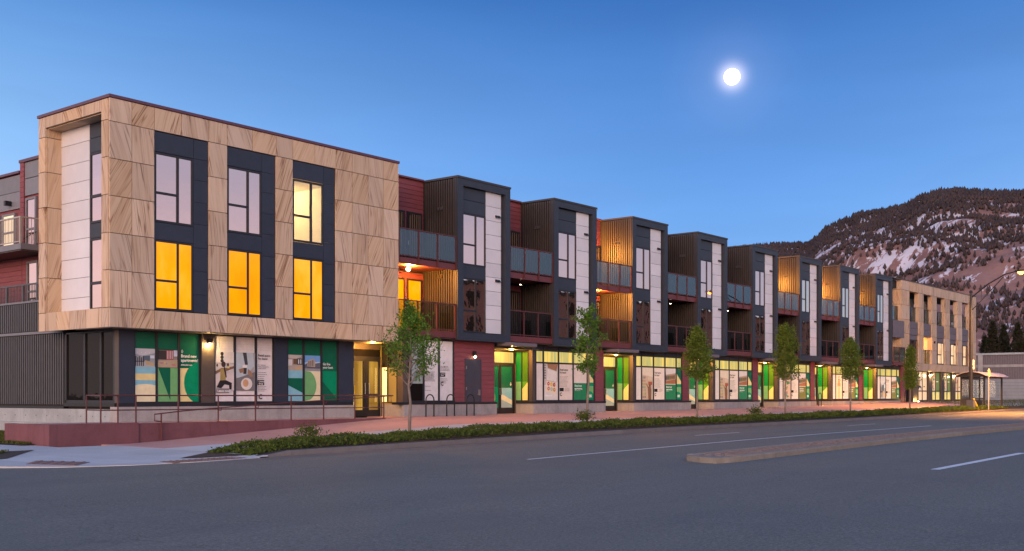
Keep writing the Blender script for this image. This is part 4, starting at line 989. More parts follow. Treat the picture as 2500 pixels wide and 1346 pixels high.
def shop_front(k):
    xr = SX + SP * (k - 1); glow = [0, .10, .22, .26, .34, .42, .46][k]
    pl = xr - 3.82 if k > 1 else 38.45; pr = xr - 3.06; x5 = xr + 5.54
    t = thing('shop_front', (xr, YW, zw(xr)), '', 'shop', 'shop fronts at street level')
    photo_txt = ['', 'a tray of ring cakes on its poster', 'shelf browsing poster in plain view', 'shelf poster past the dense conical tree', 'brown striped poster half behind a trunk', 'a seated figure poster and yellow transoms', 'lounge poster, last before far sandstone building'][k]
    t['label'] = f'{"nearest" if k == 1 else ORD[k]} green doored shop front, {photo_txt}'
    za = zw(xr - 1) ; zb = zw(xr + 3)
    # red pillar with lap siding
    bx('pillar_core', (pl, pr, YW + .04, 36.3, -.3, 2.65), M['gapdark'], t)
    boards(t, pl, pr, YW + .01, -.26, 2.62, .212, True); bx('siding_return', (pr, pr + .03, YW, YD + .1, -.26, 2.62), M['red'], t)
    bx('sill', (pl - .02, pr + .14, YW - .1, YW + .2, -.37, -.26), M['frame'], t); bx('plinth', (pl - .0, pr + .12, YW - .08, YD + .1, zw(pl) - .3, -.37), M['base'], t)
    # alcove: doors, transom, side lights
    d0 = pr + .05; dz0 = za + .01; dz1 = 1.62
    bx('alcove_ceiling', (pr, xr + .3, YW - .2, 36.2, 2.36, 2.42), M['frametan'], t)
    bx('transom_frame', (d0, xr, YD, YD + .07, 1.62, 1.72), M['frame'], t); bx('transom_frame', (d0, xr, YD, YD + .07, 2.26, 2.36), M['frame'], t)
    mid = xr - 1.22
    bx('transom_glass', (d0, xr - .1, YD + .03, YD + .04, 1.72, 2.26), M['roomA'], t)
    bx('door_frame', (xr - .1, xr - .0, YD - .01, YD + .08, za, 2.26), M['frame'], t)
    GR = [(DG, rect(0, 0, 1, .52)), (SB, rect(0, .52, 1, 1)), (BUFF, [(0, .66), (1, .82), (1, .93), (0, .80)]), ((.36, .46, .44), [(0, .8), (1, .96), (1, 1), (0, 1)])]
    GL = [(DG, rect(0, 0, 1, .50)), (MG, rect(0, .5, 1, 1)), (LG, disc(.0, .76, .75, .22))]
    dl = door_leaf(t, mid - 1.1, mid - .012, dz0, dz1, YD, GL, glow * .6, 'r'); dr = door_leaf(t, mid + .012, xr - .12, dz0, dz1, YD, GR, glow * .6, 'l')
    WT = pm((.78, .78, .78), glow * .6)
    text('lettering', 'Be\nwild.', (mid - .75, YD - .0, .60), .15, WT, dl)
    lx = xr - .34; mb = MB(); mb.tube([(lx + .035 * math.cos(a), YD + .0, .62 + .06 * math.sin(a)) for a in np.linspace(0, 6.3, 14)], .01, WT, 5); mb.tube([(lx - .02, YD, .72), (lx + .02, YD, .72)], .008, WT, 4); mb.obj('round_logo', dr)
    MB().tube([(xr - .06, YD - .08, za + .02), (xr - .06, YD - .08, 1.66)], .03, M['frametan'], 6).obj('hinge_post', t)
    # side lights, facing the street's near end
    ylo, yhi = YW + .28, YD - .02; ym = (ylo + yhi) / 2
    mb = MB(); m = M['frame']
    for y in (ylo, ym, yhi): mb.box(xr, xr + .08, y - .035, y + .035, -.26, 2.32, m)
    mb.box(xr, xr + .08, ylo + .035, yhi - .035, 2.25, 2.32, m); mb.box(xr, xr + .08, ylo + .035, yhi - .035, -.26, -.2, m)
    sl = mb.obj('side_light', t, at=(xr, ym, 0))
    for i, (a, b) in enumerate(((ym + .035, yhi - .035), (ylo + .035, ym - .035))):
        bx('pane', (xr + .03, xr + .04, a, b, -.2, 2.25), M['glassdark'], sl)
        c = [[((.005, .20, .045), rect(0, 0, 1, .61)), (LG, rect(0, .61, 1, 1))], [((.06, .17, .008), rect(0, 0, 1, .61)), ((.10, .32, .02), rect(0, .61, 1, 1)), ((.80, .66, .22), [(1, .62), (1, 1), (0, 1), (0, .76)])]][i]
        film('side_print', sl, (xr + .026, b, 2.25), (0, a - b, 0), 2.45, c, glow * .5, SIDE)
    bx('corner_column', (xr, xr + .27, YW, YW + .24, -.26, 2.62), M['frametan'], t)
    bx('sill', (xr - .06, xr + .4, YW - .1, YD, -.37, -.26), M['frame'], t); bx('return_plinth', (xr - .02, xr + .3, YW - .07, YD - .02, za - .3, -.37), M['base'], t)
    lamp('alcove_light', (xr - 1.25, YW + .35, 2.25), 150, (1.0, .46, .09), t, .05)
    l = MB().tube([(xr - 1.25, YW + .35, 2.36), (xr - 1.25, YW + .35, 2.33)], .06, M['lampsmall'], 8).obj('downlight', t)
    # display window
    mx = [xr + .29, xr + .94, xr + 2.26, xr + 3.57, xr + 4.89, x5]
    mb = MB(); f = .045
    for z0, z1 in ((-.26, -.19), (1.70, 1.78), (2.33, 2.38)): mb.box(mx[0], x5, YW, YW + .08, z0, z1, m)
    for x in mx:
        for z0, z1 in ((-.19, 1.70), (1.78, 2.33)): mb.box(x - f, x + f, YW - .004, YW + .08, z0, z1, m)
    w = mb.obj('display_window', t, at=(xr + 3, YW, 0)); yf = YW + .034
    for i in range(5): bx('header_panel', (mx[i] + .02, mx[i + 1] - .02, YW + .01, YW + .1, 2.385, 2.62), M['frame'], t)
    WT = pm((.78, .78, .78), glow); TK = pm((.05, .045, .045)); bg = (.70, .62, .58) if k > 1 else (.66, .58, .54)
    for i in range(5):
        a, b = mx[i] + f, mx[i + 1] - f; W = (b - a, 0, 0); H = 1.89
        bx('transom_pane', (a, b, YW + .045, YW + .055, 1.78, 2.33), M['roomA'], w); bx('pane', (a, b, YW + .045, YW + .055, -.19, 1.70), M['glassdark'], w)
        if i == 0: s = [((.60, .56, .56), rect(0, 0, 1, 1))]
        elif i == 1: s = [(bg, rect(0, 0, 1, 1))] + photo(SHOP_PHOTO[k], 0, 0, 1, 1)
        elif i == 2: s = [(bg, rect(0, 0, 1, 1)), (BK, rect(.06, .66, .36, .76))]
        elif i == 3: s = [(bg, rect(0, 0, 1, .52))] + (photo('market', 0, 0, 1, .5) if k > 1 else []) + [((.02, .20, .09) if k < 4 else (.16, .17, .05), rect(0, .52, 1, 1))]
        else: s = [(DG, rect(0, 0, 1, 1)), (CR, [(0, .15), (1, .42), (1, .5), (0, .5)]), (MG, rect(0, .5, 1, .6)), (LG, rect(0, .6, 1, 1)), (MG, disc(.3, .95, .85, .2))]
        film('poster', w, (a, yf, 1.70), W, H, s, glow, F)
        if i == 1 and k == 1: text('lettering', 'Lease now!', (a + .05, yf - .05, -.0), .14, WT, w)
        if i == 2:
            text('lettering', 'Retail space\nfor lease!', (a + .08, yf - .015, 1.36), .15, TK, w); text('lettering', 'C', (a + .08, yf - .015, .02), .26, TK, w, bold=.04)
            text_lines(w, (a, yf - .003, 1.70), W, 1, 0, H, .34, .62, 9, TK, F, .07, .7, k); text_lines(w, (a, yf - .003, 1.70), W, 1, 0, H, .665, .745, 4, TK, F, .42, .9, k + 9)
        if i == 3: text('lettering', 'Brand new\napartments.', (a + .06, yf - .05, .52), .15, WT, w); text_lines(w, (a, yf - .03, 1.70), W, 1, 0, H, .735, .735, 1, WT, F, .05, .5, k)
        if i == 4:
            mb = MB()
            for q in range(2): mb.tube([(a + .18 + .13 * q + .05 * math.cos(u), yf - .02, .02 + .07 * math.sin(u)) for u in np.linspace(0, 6.3, 14)], .011, WT, 5)
            mb.obj('round_logo', w)
    bx('room_back', (mx[0], x5, YW + .3, 36.2, -.3, 2.6), M['gapdark'], t)
    bx('sill', (xr + .42, x5 + .1, YW - .1, YW + .2, -.37, -.26), M['frame'], t)
    xs = [xr + .3, xr + 2.1, xr + 4.0, x5 + .08]
    for a, b in zip(xs, xs[1:]): bx('plinth_panel', (a + .006, b - .006, YW - .075, YW + .3, zw(a) - .3, -.37), M['base'], t)
    # steel canopy over the doors
    c = bx('canopy', (xr - 2.83, xr - .75, 33.62, YW, 2.47, 2.63), M['greypurple'], t); bx('canopy_soffit', (xr - 2.8, xr - .78, 33.65, YW, 2.45, 2.469), M['frametan'], c)
    if k == 1:
        dz = zw(39.8)
        d = bx('service_door', (39.25, 40.33, YW - .03, YW + .02, dz + .02, 1.73), M['door'], t)
        mb = MB(); mb.box(40.16, 40.28, YW - .06, YW - .03, .05, .32, M['steel']); mb.tube([(40.2, YW - .06, .1), (40.05, YW - .09, .1)], .02, M['steel'], 6); mb.obj('handle', d)
        for z in (1.3, .3, -.6): bx('hinge', (39.26, 39.31, YW - .045, YW - .03, z, z + .14), M['steel'], d)
        bx('threshold', (39.2, 40.4, YW - .12, YW - .03, dz - .05, dz + .03), M['steel'], d)
        s = MB().box(39.74, 39.9, YW - .14, YW - .02, 1.92, 2.16, M['black']).obj('wall_sconce', t); MB().sphere((39.82, YW - .12, 1.88), .06, M['lampsmall'], 6).obj('lens', s)
        MB().box(39.2, 39.245, YW - .035, YW + .02, dz, 1.78, M['door']).box(40.335, 40.38, YW - .035, YW + .02, dz, 1.78, M['door']).box(39.2, 40.38, YW - .034, YW + .02, 1.735, 1.78, M['door']).obj('door_frame', d)
    return t
for k in range(1, 7): shop_front(k)

# entry and first shop window, between the sandstone block and the red pillar
def entry_shop():
    t = thing('entry_shop', (35, YW, -.9), 'amber lit glass entry with white lettered panes beside it, behind the nearest tree', 'entrance')
    xr = 35.05; yd = 35.9; za = -.905
    bx('hall_back', (32.4, 36.4, 37.6, 37.7, -.9, 2.4), M['roomE'], t); bx('hall_side', (36.3, 36.4, 34.85, 37.6, -.9, 2.4), M['roomE'], t)
    bx('entry_ceiling', (32.36, xr + .3, 34.3, 37.6, 2.38, 2.44), M['frametan'], t); bx('header', (32.36, xr, yd, yd + .1, 2.1, 2.38), M['frametan'], t)
    bx('transom_frame', (32.4, xr, yd, yd + .08, 1.66, 1.78), M['frame'], t); bx('transom_glass', (32.4, xr, yd + .03, yd + .04, 1.78, 2.1), M['glassdark'], t)
    for a, b, hs in ((32.62, 34.08, 'r'), (34.22, 35.03, 'l')):
        mb = MB(); m = M['frame']; f = .1
        mb.box(a, b, yd, yd + .06, 1.66 - f, 1.66, m); mb.box(a, b, yd, yd + .06, za + .02, za + .3, m); mb.box(a, a + f, yd, yd + .06, za + .3, 1.66 - f, m); mb.box(b - f, b, yd, yd + .06, za + .3, 1.66 - f, m)
        if hs == 'l': mb.box(a + f, b - f, yd, yd + .06, .05, .12, m)
        d = mb.obj('entry_door', t, at=(a, yd, za)); bx('pane', (a + f, b - f, yd + .025, yd + .035, za + .3, 1.66 - f), M['glassclear'], d)
        hx = b - .05 if hs == 'r' else a + .05
        MB().tube([(hx, yd - .06, .1), (hx, yd - .06, .6)], .02, M['steel'], 6).obj('handle', d)
    bx('mullion', (34.08, 34.22, yd - .01, yd + .08, za, 1.66), M['frame'], t)
    bx('notice', (33.1, 33.85, yd + .4, yd + .42, .1, .5), M['yellow'], t)
    bx('inner_door', (34.4, 34.9, 37.5, 37.58, -.9, 1.3), M['hallpale'], t)
    MB().tube([(35.0, yd - .1, za), (35.0, yd - .1, 1.66)], .03, M['frametan'], 6).obj('hinge_post', t)
    # side light on the return
    mb = MB(); m = M['frame']
    for y in (34.85, 35.45): mb.box(xr + .01, xr + .09, y, y + .07, -.26, 2.3, m)
    mb.box(xr + .01, xr + .09, 34.92, 35.45, 1.3, 1.38, m); s = mb.obj('side_light', t, at=(xr, 35, 0))
    bx('pane', (xr + .04, xr + .05, 35.52, yd, -.26, 1.3), M['hallpale'], s); bx('pane', (xr + .04, xr + .05, 34.92, 35.45, -.26, 1.3), M['roomE'], s)
    bx('corner_column', (xr, xr + .33, YW, YW + .34, -.26, 2.6), M['frametan'], t)
    bx('sill', (xr - .5, 38.45, YW - .1, YW + .2, -.37, -.26), M['frame'], t); bx('return_plinth', (xr - .02, xr + .3, YW - .075, yd, za - .3, -.37), M['base'], t)
    lamp('entry_light', (33.7, 35.0, 2.2), 200, (1.0, .46, .09), t, .06)
    MB().tube([(33.9, 35.0, 2.38), (33.9, 35.0, 2.35)], .07, M['lampsmall'], 8).obj('downlight', t)
    mx = [35.40, 36.40, 37.42, 38.42]
    mb = MB(); f = .05
    for z0, z1 in ((-.26, -.19), (2.55, 2.62)): mb.box(mx[0], mx[3], YW, YW + .08, z0, z1, m)
    for x in mx: mb.box(x - f, x + f, YW - .004, YW + .08, -.19, 2.55, m)
    w = mb.obj('display_window', t, at=(37, YW, 0)); yf = YW + .034; TK = pm((.06, .06, .07))
    for i in range(3):
        a, b = mx[i] + f, mx[i + 1] - f; bx('pane', (a, b, YW + .045, YW + .055, -.19, 2.55), M['glassdark'], w)
        W = (b - a, 0, 0)
        if i == 0: film('poster', w, (a, yf, 2.55), W, 2.74, [((.30, .36, .37), rect(.2, 0, 1, .72)), ((.15, .25, .24), rect(.35, .55, .6, .68))], 0, F)
        else:
            film('poster', w, (a, yf, 2.55), W, 2.74, [((.62, .62, .65), rect(0, 0, 1, 1)), ((.67, .67, .70), rect(0, 0, 1, .33))] + ([(BK, rect(.05, .53, .44, .60))] if i == 2 else []), .03, F)
            text_lines(w, (a, yf - .01, 2.55), W, 1, 0, 2.74, .42 if i == 2 else .52, .49 if i == 2 else .67, 4 if i == 2 else 9, TK, F, .06, .8, i); text_lines(w, (a, yf - .01, 2.55), W, 1, 0, 2.74, .63 if i == 2 else .76, .70 if i == 2 else .83, 4 if i == 2 else 2, TK, F, .06, .6, i + 5)
            if i == 2: text('lettering', 'C', (a + .06, yf - .03, .50), .26, TK, w, bold=.04); text('lettering', 'Colorado\nGroup', (a + .07, yf - .03, 1.02), .07, pm((.78, .78, .78)), w)
    bx('room_back', (mx[0], mx[3], YW + .3, 36.2, -.3, 2.6), M['gapdark'], t)
    for a, b in ((35.35, 37.3), (37.3, 39.18)): bx('plinth_panel', (a + .006, b - .006, YW - .078, YW + .3, -1.3, -.37), M['base'], t)
entry_shop()

# ------------------------------------------------------------------ far sandstone building
def far_block():
    t = thing('far_stone_building', (107, 36, -.5), 'far sandstone framed building with an open top storey behind the bus shelter', 'building')
    S = M['stone']; Y0 = 34.0; D = M['gapdark']; X0, X1 = 96.35, 118.1; G = .012
    piers = [(96.35, 98.43), (100.93, 102.16), (104.53, 105.83), (108.31, 109.72), (112.07, 113.52), (115.85, 118.1)]
    zz = [3.02, 4.30, 5.55, 6.8, 8.05, 9.36]
    for a, b in piers:
        for r, s in zip(zz, zz[1:]): bx('stone_panel', (a, b, Y0, Y0 + .42, r + G, s - G), S, t)
    xs = [X0, 98.43, 100.93, 104.53, 108.31, 112.07, 115.85, X1]
    for a, b in zip(xs, xs[1:]): bx('stone_panel', (a + G, b - G, Y0, Y0 + .42, 9.36 + G, 10.2), S, t)
    xs = [98.9, 100.93, 104.0, 107.0, 110.0, 113.0, 116.0, X1]
    for a, b in zip(xs, xs[1:]): bx('stone_panel', (a + G, b - G, Y0, Y0 + .42, 2.34, 3.02 - G), S, t)
    for r, s in zip([2.66] + zz[1:], zz[1:] + [10.2]): bx('stone_panel', (X0, X0 + .4, Y0 + .43, 36.2, r + G, s - G), S, t)
    bx('stone_panel', (94.3, X0 - G, 35.9, 36.3, 9.36, 10.15), S, t); bx('coping', (94.2, X1 + .05, Y0 - .03, Y0 + .4, 10.2, 10.27), M['frametan'], t)
    bx('side_wall', (X1 - .4, X1 - .02, Y0 + .45, 48, -1, 6.6), S, t)
    bx('deck', (94.3, X1 - .5, Y0 + .45, 48, 5.8, 6.15), D, t); bx('roof', (94.3, 106.5, Y0 + .43, 44, 9.5, 10.15), D, t); bx('roof', (106.5, X1 - .1, Y0 + .43, 37.2, 9.5, 10.15), D, t)
    bx('back_wall', (94.3, 100.5, 43, 44, 6.15, 9.5), D, t); bx('back_wall', (103.5, 106, 42, 43, 6.15, 9.5), D, t)
    for x in (100.0, 104, 108, 112, 117.6): bx('rear_column', (x, x + .35, 37.0, 37.3, 6.15, 9.5), S, t)
    ops = [(98.43, 100.93), (102.16, 104.53), (105.83, 108.31), (109.72, 112.07), (113.52, 115.85)]
    for i, (a, b) in enumerate(ops):
        g = bx('guard', (a, b, Y0 + .3, Y0 + .34, 8.0, 8.05), M['frame'], t); bx('glass', (a + .02, b - .02, Y0 + .315, Y0 + .327, 6.72, 8.0), M['glassrail'], g)
        bx('post', ((a + b) / 2 - .03, (a + b) / 2 + .03, Y0 + .29, Y0 + .35, 6.72, 8.0), M['frame'], g)
        bx('spandrel_panel', (a + .01, b - .01, Y0 + .1, Y0 + .3, 6.1, 6.7), M['greypurple'], t); bx('spandrel_panel', (a + .01, b - .01, Y0 + .1, Y0 + .3, 5.52, 6.08), M['greypurple'], t)
        if i == 1:
            bx('loggia_back', (a, b, 36.2, 36.3, 3.0, 5.52), M['roomwall'], t); bx('loggia_side', (b - .05, b + .02, Y0 + .42, 36.2, 3.0, 5.52), M['roomwall'], t); bx('loggia_ceiling', (a, b, Y0 + .31, 36.2, 5.45, 5.5), M['roomwall'], t)
            g = bx('guard', (a, b, Y0 + .2, Y0 + .25, 4.25, 4.3), M['railred'], t); bx('glass', (a + .03, b - .03, Y0 + .215, Y0 + .227, 3.02, 4.25), M['glassrail'], g); bx('post', ((a + b) / 2 - .03, (a + b) / 2 + .03, Y0 + .19, Y0 + .26, 3.02, 4.25), M['railred'], g)
            lamp('loggia_light', ((a + b) / 2 - .4, 35.5, 5.25), 150, AMB, t, .08)
            MB().sphere(((a + b) / 2 - .4, 35.5, 5.35), .07, M['lampwarm'], 6).obj('ceiling_lamp', t)
        else:
            lo = .62 if i else .5
            bx('dark_panel', (a + .01, b - .01, Y0 + .16, Y0 + .3, 3.0, 5.5), M['greypurple'], t)
            w0, w1 = a + lo, b - .06
            mb = MB(); m = M['frame']; f = .09; xm = w0 + (w1 - w0) * .58
            y = Y0 + .12
            for p in (w0, xm, w1 - f): mb.box(p, p + f, y, y + .04, 3.05, 5.1, m)
            mb.box(w0 + f, xm, y, y + .04, 5.02, 5.1, m); mb.box(xm + f, w1 - f, y, y + .04, 5.02, 5.1, m); mb.box(w0 + f, xm, y, y + .04, 3.05, 3.12, m); mb.box(xm + f, w1 - f, y, y + .04, 3.05, 3.12, m); mb.box(w0 + f, xm, y, y + .04, 3.9, 4.0, m)
            w = mb.obj('window', t, at=(w0, y, 3)); gl = M['glassdim'] if i == 0 else M['winwarm']
            bx('pane', (w0 + f, xm, y + .015, y + .025, 3.12, 3.9), gl, w); bx('pane', (w0 + f, xm, y + .015, y + .025, 4.0, 5.02), gl, w); bx('pane', (xm + f, w1 - f, y + .015, y + .025, 3.12, 5.02), M['glassdim'] if i in (0, 4) else gl, w)
    for x in (103.1, 109.0): MB().box(x + 1.9, x + 2.1, Y0 - .1, Y0, 4.95, 5.15, M['black']).obj('wall_sign', t)
    # left bay with balcony
    bx('spandrel_panel', (94.3, 97.0, 33.96, 34.0, 5.1, 6.6), M['greypurple'], t); bx('bay_back', (94.3, X0, 36.3, 44, 2.7, 10.1), D, t)
    balcony(t, 94.3, 97.0, 2.97, 33.9, 36.0, 2); balcony(t, 94.3, 96.3, 6.6, 34.3, 36.0, 1)
    # street level
    yg = 34.5
    for i, (a, b) in enumerate(((100.5, 101.95), (104.75, 105.75), (108.4, 109.3), (111.7, 112.7), (115.1, 118.1))): bx('column', (a, b, yg - .12, yg + .3, -.9, 2.34), M['frametan'], t)
    bx('room_back', (98.9, 118, yg + .4, 36, -1, 2.34), D, t); bx('body', (94.3, 118, 36.4, 48, -1, 5.8), D, t)
    FP = [(['stretch', 'text'], 1), (['stripes', 'green'], 2), (['stripes', 'green'], 3), (['terrace', 'text'], 4)]
    for i, (a, b) in enumerate(((101.95, 104.75), (105.75, 108.4), (109.3, 111.7), (112.7, 115.1))):
        mb = MB(); m = M['frame']; f = .06; xm = (a + b) / 2; z0 = zw(a) + .15
        for p in (a, xm - f, b - 2 * f): mb.box(p, p + 2 * f, yg, yg + .1, z0, 2.34, m)
        mb.box(a + 2 * f, xm - f, yg, yg + .1, .44, .54, m); mb.box(xm + f, b - 2 * f, yg, yg + .1, .44, .54, m); mb.box(a, b, yg - .01, yg + .1, z0 - .1, z0, m); mb.box(a, b, yg - .01, yg + .1, 2.26, 2.34, m)
        w = mb.obj('display_window', t, at=(a, yg, 0))
        for j, (p, q) in enumerate(((a + 2 * f, xm - f), (xm + f, b - 2 * f))):
            kind = FP[i][0][j]
            top = photo(kind, 0, 0, 1, 1) if kind not in ('text', 'green') else ([((.62, .52, .42), rect(0, 0, 1, 1)), (BK, rect(.3, .75, .55, .82))] if kind == 'text' else [((.10, .17, .07), rect(0, 0, 1, 1)), (WH, rect(.2, .48, .7, .52))])
            bx('pane', (p, q, yg + .05, yg + .06, z0, 2.26), M['glassdark'], w)
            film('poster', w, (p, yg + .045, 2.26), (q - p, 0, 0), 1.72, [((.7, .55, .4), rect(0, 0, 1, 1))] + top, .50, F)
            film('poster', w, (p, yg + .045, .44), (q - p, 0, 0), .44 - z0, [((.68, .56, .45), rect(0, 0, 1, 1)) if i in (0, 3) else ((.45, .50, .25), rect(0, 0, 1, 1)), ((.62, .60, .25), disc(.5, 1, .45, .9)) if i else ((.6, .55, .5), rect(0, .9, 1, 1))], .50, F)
    for x in (105.25, 112.2):
        s = MB().box(x - .08, x + .08, yg - .3, yg - .12, 2.05, 2.25, M['black']).obj('wall_sconce', t); MB().box(x - .07, x + .07, yg - .29, yg - .14, 2.03, 2.049, M['lampwarm']).obj('lens', s)
        lamp('sconce_light', (x, yg - .24, 1.95), 60, (1.0, .68, .26), t, .05)
    lamp('uplight', (101.2, yg - .35, -.35), 45, (1.0, .62, .16), t, .05)
    MB().tube([(101.2, yg - .35, zw(101)), (101.2, yg - .35, zw(101) + .06)], .08, M['lampsmall'], 8).obj('ground_light', t)
    bx('dark_recess', (98.85, 100.5, 35.2, 35.3, -.8, 2.34), M['gapdark'], t)
    d = bx('side_door', (99.0, 99.6, 35.1, 35.16, -.5, 1.6), pm((.55, .62, .42), .35), t)
    bx('pillar', (97.78, 98.85, yg, 36, -.8, 2.65), M['red'], t)
M['winwarm'] = mat_room('warm_window_room', [(.3, (.60, .26, .10)), (.5, (.80, .50, .26)), (.65, (.9, .68, .42)), (.8, (.35, .16, .08))], .7, 3.0, 1.2)
far_block()
# ==== PART3 ====
# ------------------------------------------------------------------ raised entry walk, its guard and the sloped handrail
def ramp():
    t = thing('ramp_wall', (25, 33, -1.5), 'concrete wall, red car light painted in, holding up the level walk before the sandstone block', 'retaining wall')
    m = M['rampredlit']; xs = [17.46, 20.56, 23.4, 26.3, 29.2, 32.0]
    for i, (a, b) in enumerate(zip(xs, xs[1:])):
        y0 = 32.46 if i else 32.40
        bx('wall_section', (a + .004, b - .004, y0, 32.72, zw(a) - .35, -.895 if i else -.87), m, t)
    mb = MB(); mb.box(17.46, 17.7, 32.72, 35.2, -2.0, -.875, m); mb.obj('end_wall', t)
    for i, (a, b) in enumerate(zip(xs, xs[1:])): bx('walk_slab', (max(a, 17.7) + .006, b - .006, 32.725, 35.3, -1.1, -.9), M['walkredlit'], t)  # landing slabs share the walk's painted-in red light
    g = thing('guard_rail', (25, 32.56, -.9), 'wine red pipe guard rail along the top of the concrete ramp wall', 'railing')
    R = M['railred']; y = 32.57; top = .03; zb = -.9
    for x in (19.29, 19.9, 20.56, 22.18, 23.82, 25.45, 27.11, 28.72, 30.36, 31.97):
        p = MB().tube([(x, y, zb), (x, y, top)], .026, R, 8).obj('post', g); MB().tube([(x, y, zb), (x, y, zb + .015)], .06, R, 8).obj('foot', p)
    MB().tube([(19.62, 34.0, zb), (19.62, 34.0, top)], .026, R, 8).obj('post', g)
    MB().tube([(19.62, 34.0, top), (19.29, y, top), (32.4, y, top), (32.4, y, -.25), (31.97, y, -.25)], .024, R, 8).obj('top_rail', g)
    MB().tube([(19.62, 34.0, -.45), (19.29, y, -.45), (31.97, y, -.45)], .02, R, 8).obj('mid_rail', g)
    h = thing('handrail', (26, 32.3, -1.5), 'wine red handrail sloping up along the outside of the ramp guard', 'handrail')
    yh = 32.36
    P = [(21.38, yh, -.84), (21.12, yh, -.82), (21.12, yh, -.60), (22.2, yh, -.50), (23.75, yh, -.40), (26.7, yh, -.24), (31.2, yh, -.03), (32.3, yh, .03)]
    MB().tube(P, .022, R, 8).obj('rail', h); MB().tube([(21.38, yh, zw(21.3)), (21.38, yh, -.58)], .026, R, 8).obj('post', h)
    for x, z in ((23.82, -.40), (25.45, -.315), (27.11, -.225), (28.72, -.15)): MB().tube([(x, yh, z), (x, yh + .05, z - .1), (x, y, z - .1)], .012, R, 6).obj('bracket', h)
ramp()
# grass and bare strips on the left
def tufts(name, poly_fn, n, h, zf, label=None):
    P = poly_fn(n); k = len(P); d = rng.normal(0, .35, (k, 2)); hh = h * rng.uniform(.4, 1.1, k); w = .012 + .012 * rng.random(k); a = rng.uniform(0, 6.28, k)
    z = np.array([zf(x, y) for x, y in P]); V = np.zeros((k, 4, 3))
    V[:, 0] = np.c_[P[:, 0] - w * np.cos(a), P[:, 1] - w * np.sin(a), z]; V[:, 1] = np.c_[P[:, 0] + w * np.cos(a), P[:, 1] + w * np.sin(a), z]
    V[:, 2] = np.c_[P[:, 0] + d[:, 0] * hh * .5 + w * .7, P[:, 1] + d[:, 1] * hh * .5, z + hh * .6]; V[:, 3] = np.c_[P[:, 0] + d[:, 0] * hh, P[:, 1] + d[:, 1] * hh, z + hh]
    o = bpy.data.objects.new(name, np_mesh(name, V.reshape(-1, 3), np.arange(4 * k).reshape(k, 4), (M['grass'],))); link(o, (0, 0, 0)); o['kind'] = 'stuff'; return o
MB().add([(17.0, 33.25, -1.50), (21.3, 33.25, -1.50), (21.3, 50, -1.35), (16.2, 50, -1.5)], [(0, 1, 2, 3)], M['soil']).obj('lawn_bed', kind='structure')
tufts('grass', lambda n: np.c_[rng.uniform(17.1, 21.2, n), rng.uniform(33.4, 46, n)], 26000, .10, lambda x, y: -1.50 + (y - 33.25) * .009)
strip = [(12.7, 27.9), (14.2, 28.5), (16.2, 30.9), (13.2, 30.6), (11.9, 29.4)]
MB().poly([(a, b, zs(a, b) + .012) for a, b in strip], M['soil']).obj('planting_strip', kind='structure')
tufts('strip_grass', lambda n: np.array([(a, b) for a, b in zip(rng.uniform(12, 16, n), rng.uniform(28.2, 30.8, n)) if (a - 12) * .9 + 27.6 < b < 29.6 + (a - 12) * .3]), 9000, .1, lambda x, y: zs(x, y) + .01)

# ------------------------------------------------------------------ hedge
def hedge():
    n = 85000; u = rng.uniform(0, 1, n) ** 1.25; X = 18.9 + u * 75.4; ph = np.sin(X * 1.7) * .05 + np.sin(X * .63 + 1) * .06 + np.sin(X * 4.1) * .03
    yc, hw = 25.42, .92 + ph; hgt = .22 + ph * .5 + .05 * np.sin(X * 2.9 + 2); ends = np.clip((X - 18.7) / 1.6, .3, 1) * np.clip((95 - X) / 6, .2, 1); hgt = hgt * ends
    a = rng.uniform(0, math.pi, n); r = np.sqrt(rng.uniform(.45, 1, n))
    cs = np.cos(a); Y = yc + hw * np.sign(cs) * np.abs(cs) ** .55 * r; Z = np.array([zs(x, 25.6) for x in X]) + hgt * (np.sin(a) * r) ** .7 + rng.exponential(.018, n)
    V, Q = leaves(np.c_[X, Y, Z], .075 + .03 * u, .4, .6, .5)
    h = bpy.data.objects.new('hedge', np_mesh('hedge', V, Q, (M['hedge'],))); link(h, (0, 0, 0)); h['kind'] = 'stuff'
hedge()
sheet('planting_bed', [x for x in XS if 19 <= x <= 96] , [24.19, 26.7], lambda x, y: zs(x, y), M['soil'], dz=.004)
MB().poly([(17.4, 25.5, zs(17.4, 25.5) + .01), (19, 24.6, zs(19, 24.6) + .012), (19, 26.4, zs(19, 26.4) + .012)], M['soil']).obj('bed_tip', kind='structure')
# two low shrubs and flower heads poking out of the hedge
for i, (x, y, lab) in enumerate(((22.2, 25.9, 'small dark spiky shrub poking from the near end of the hedge'), (37.2, 26.2, 'bushy dark shrub at the foot of the second street tree'), (52.7, 26.2, 'low dark shrub at the foot of the dense conical tree'))):
    n = 500; c = rng.normal(size=(n, 3)) * (.20, .18, .10); c += (x, y, zs(x, y) + .42)
    V, Q = leaves(c, .10, .4, .2, .35); o = bpy.data.objects.new('shrub', np_mesh('shrub', V, Q, (M['hedge'],))); link(o, (0, 0, 0)); tag(o, lab, 'shrub', 'shrubs in the hedge')

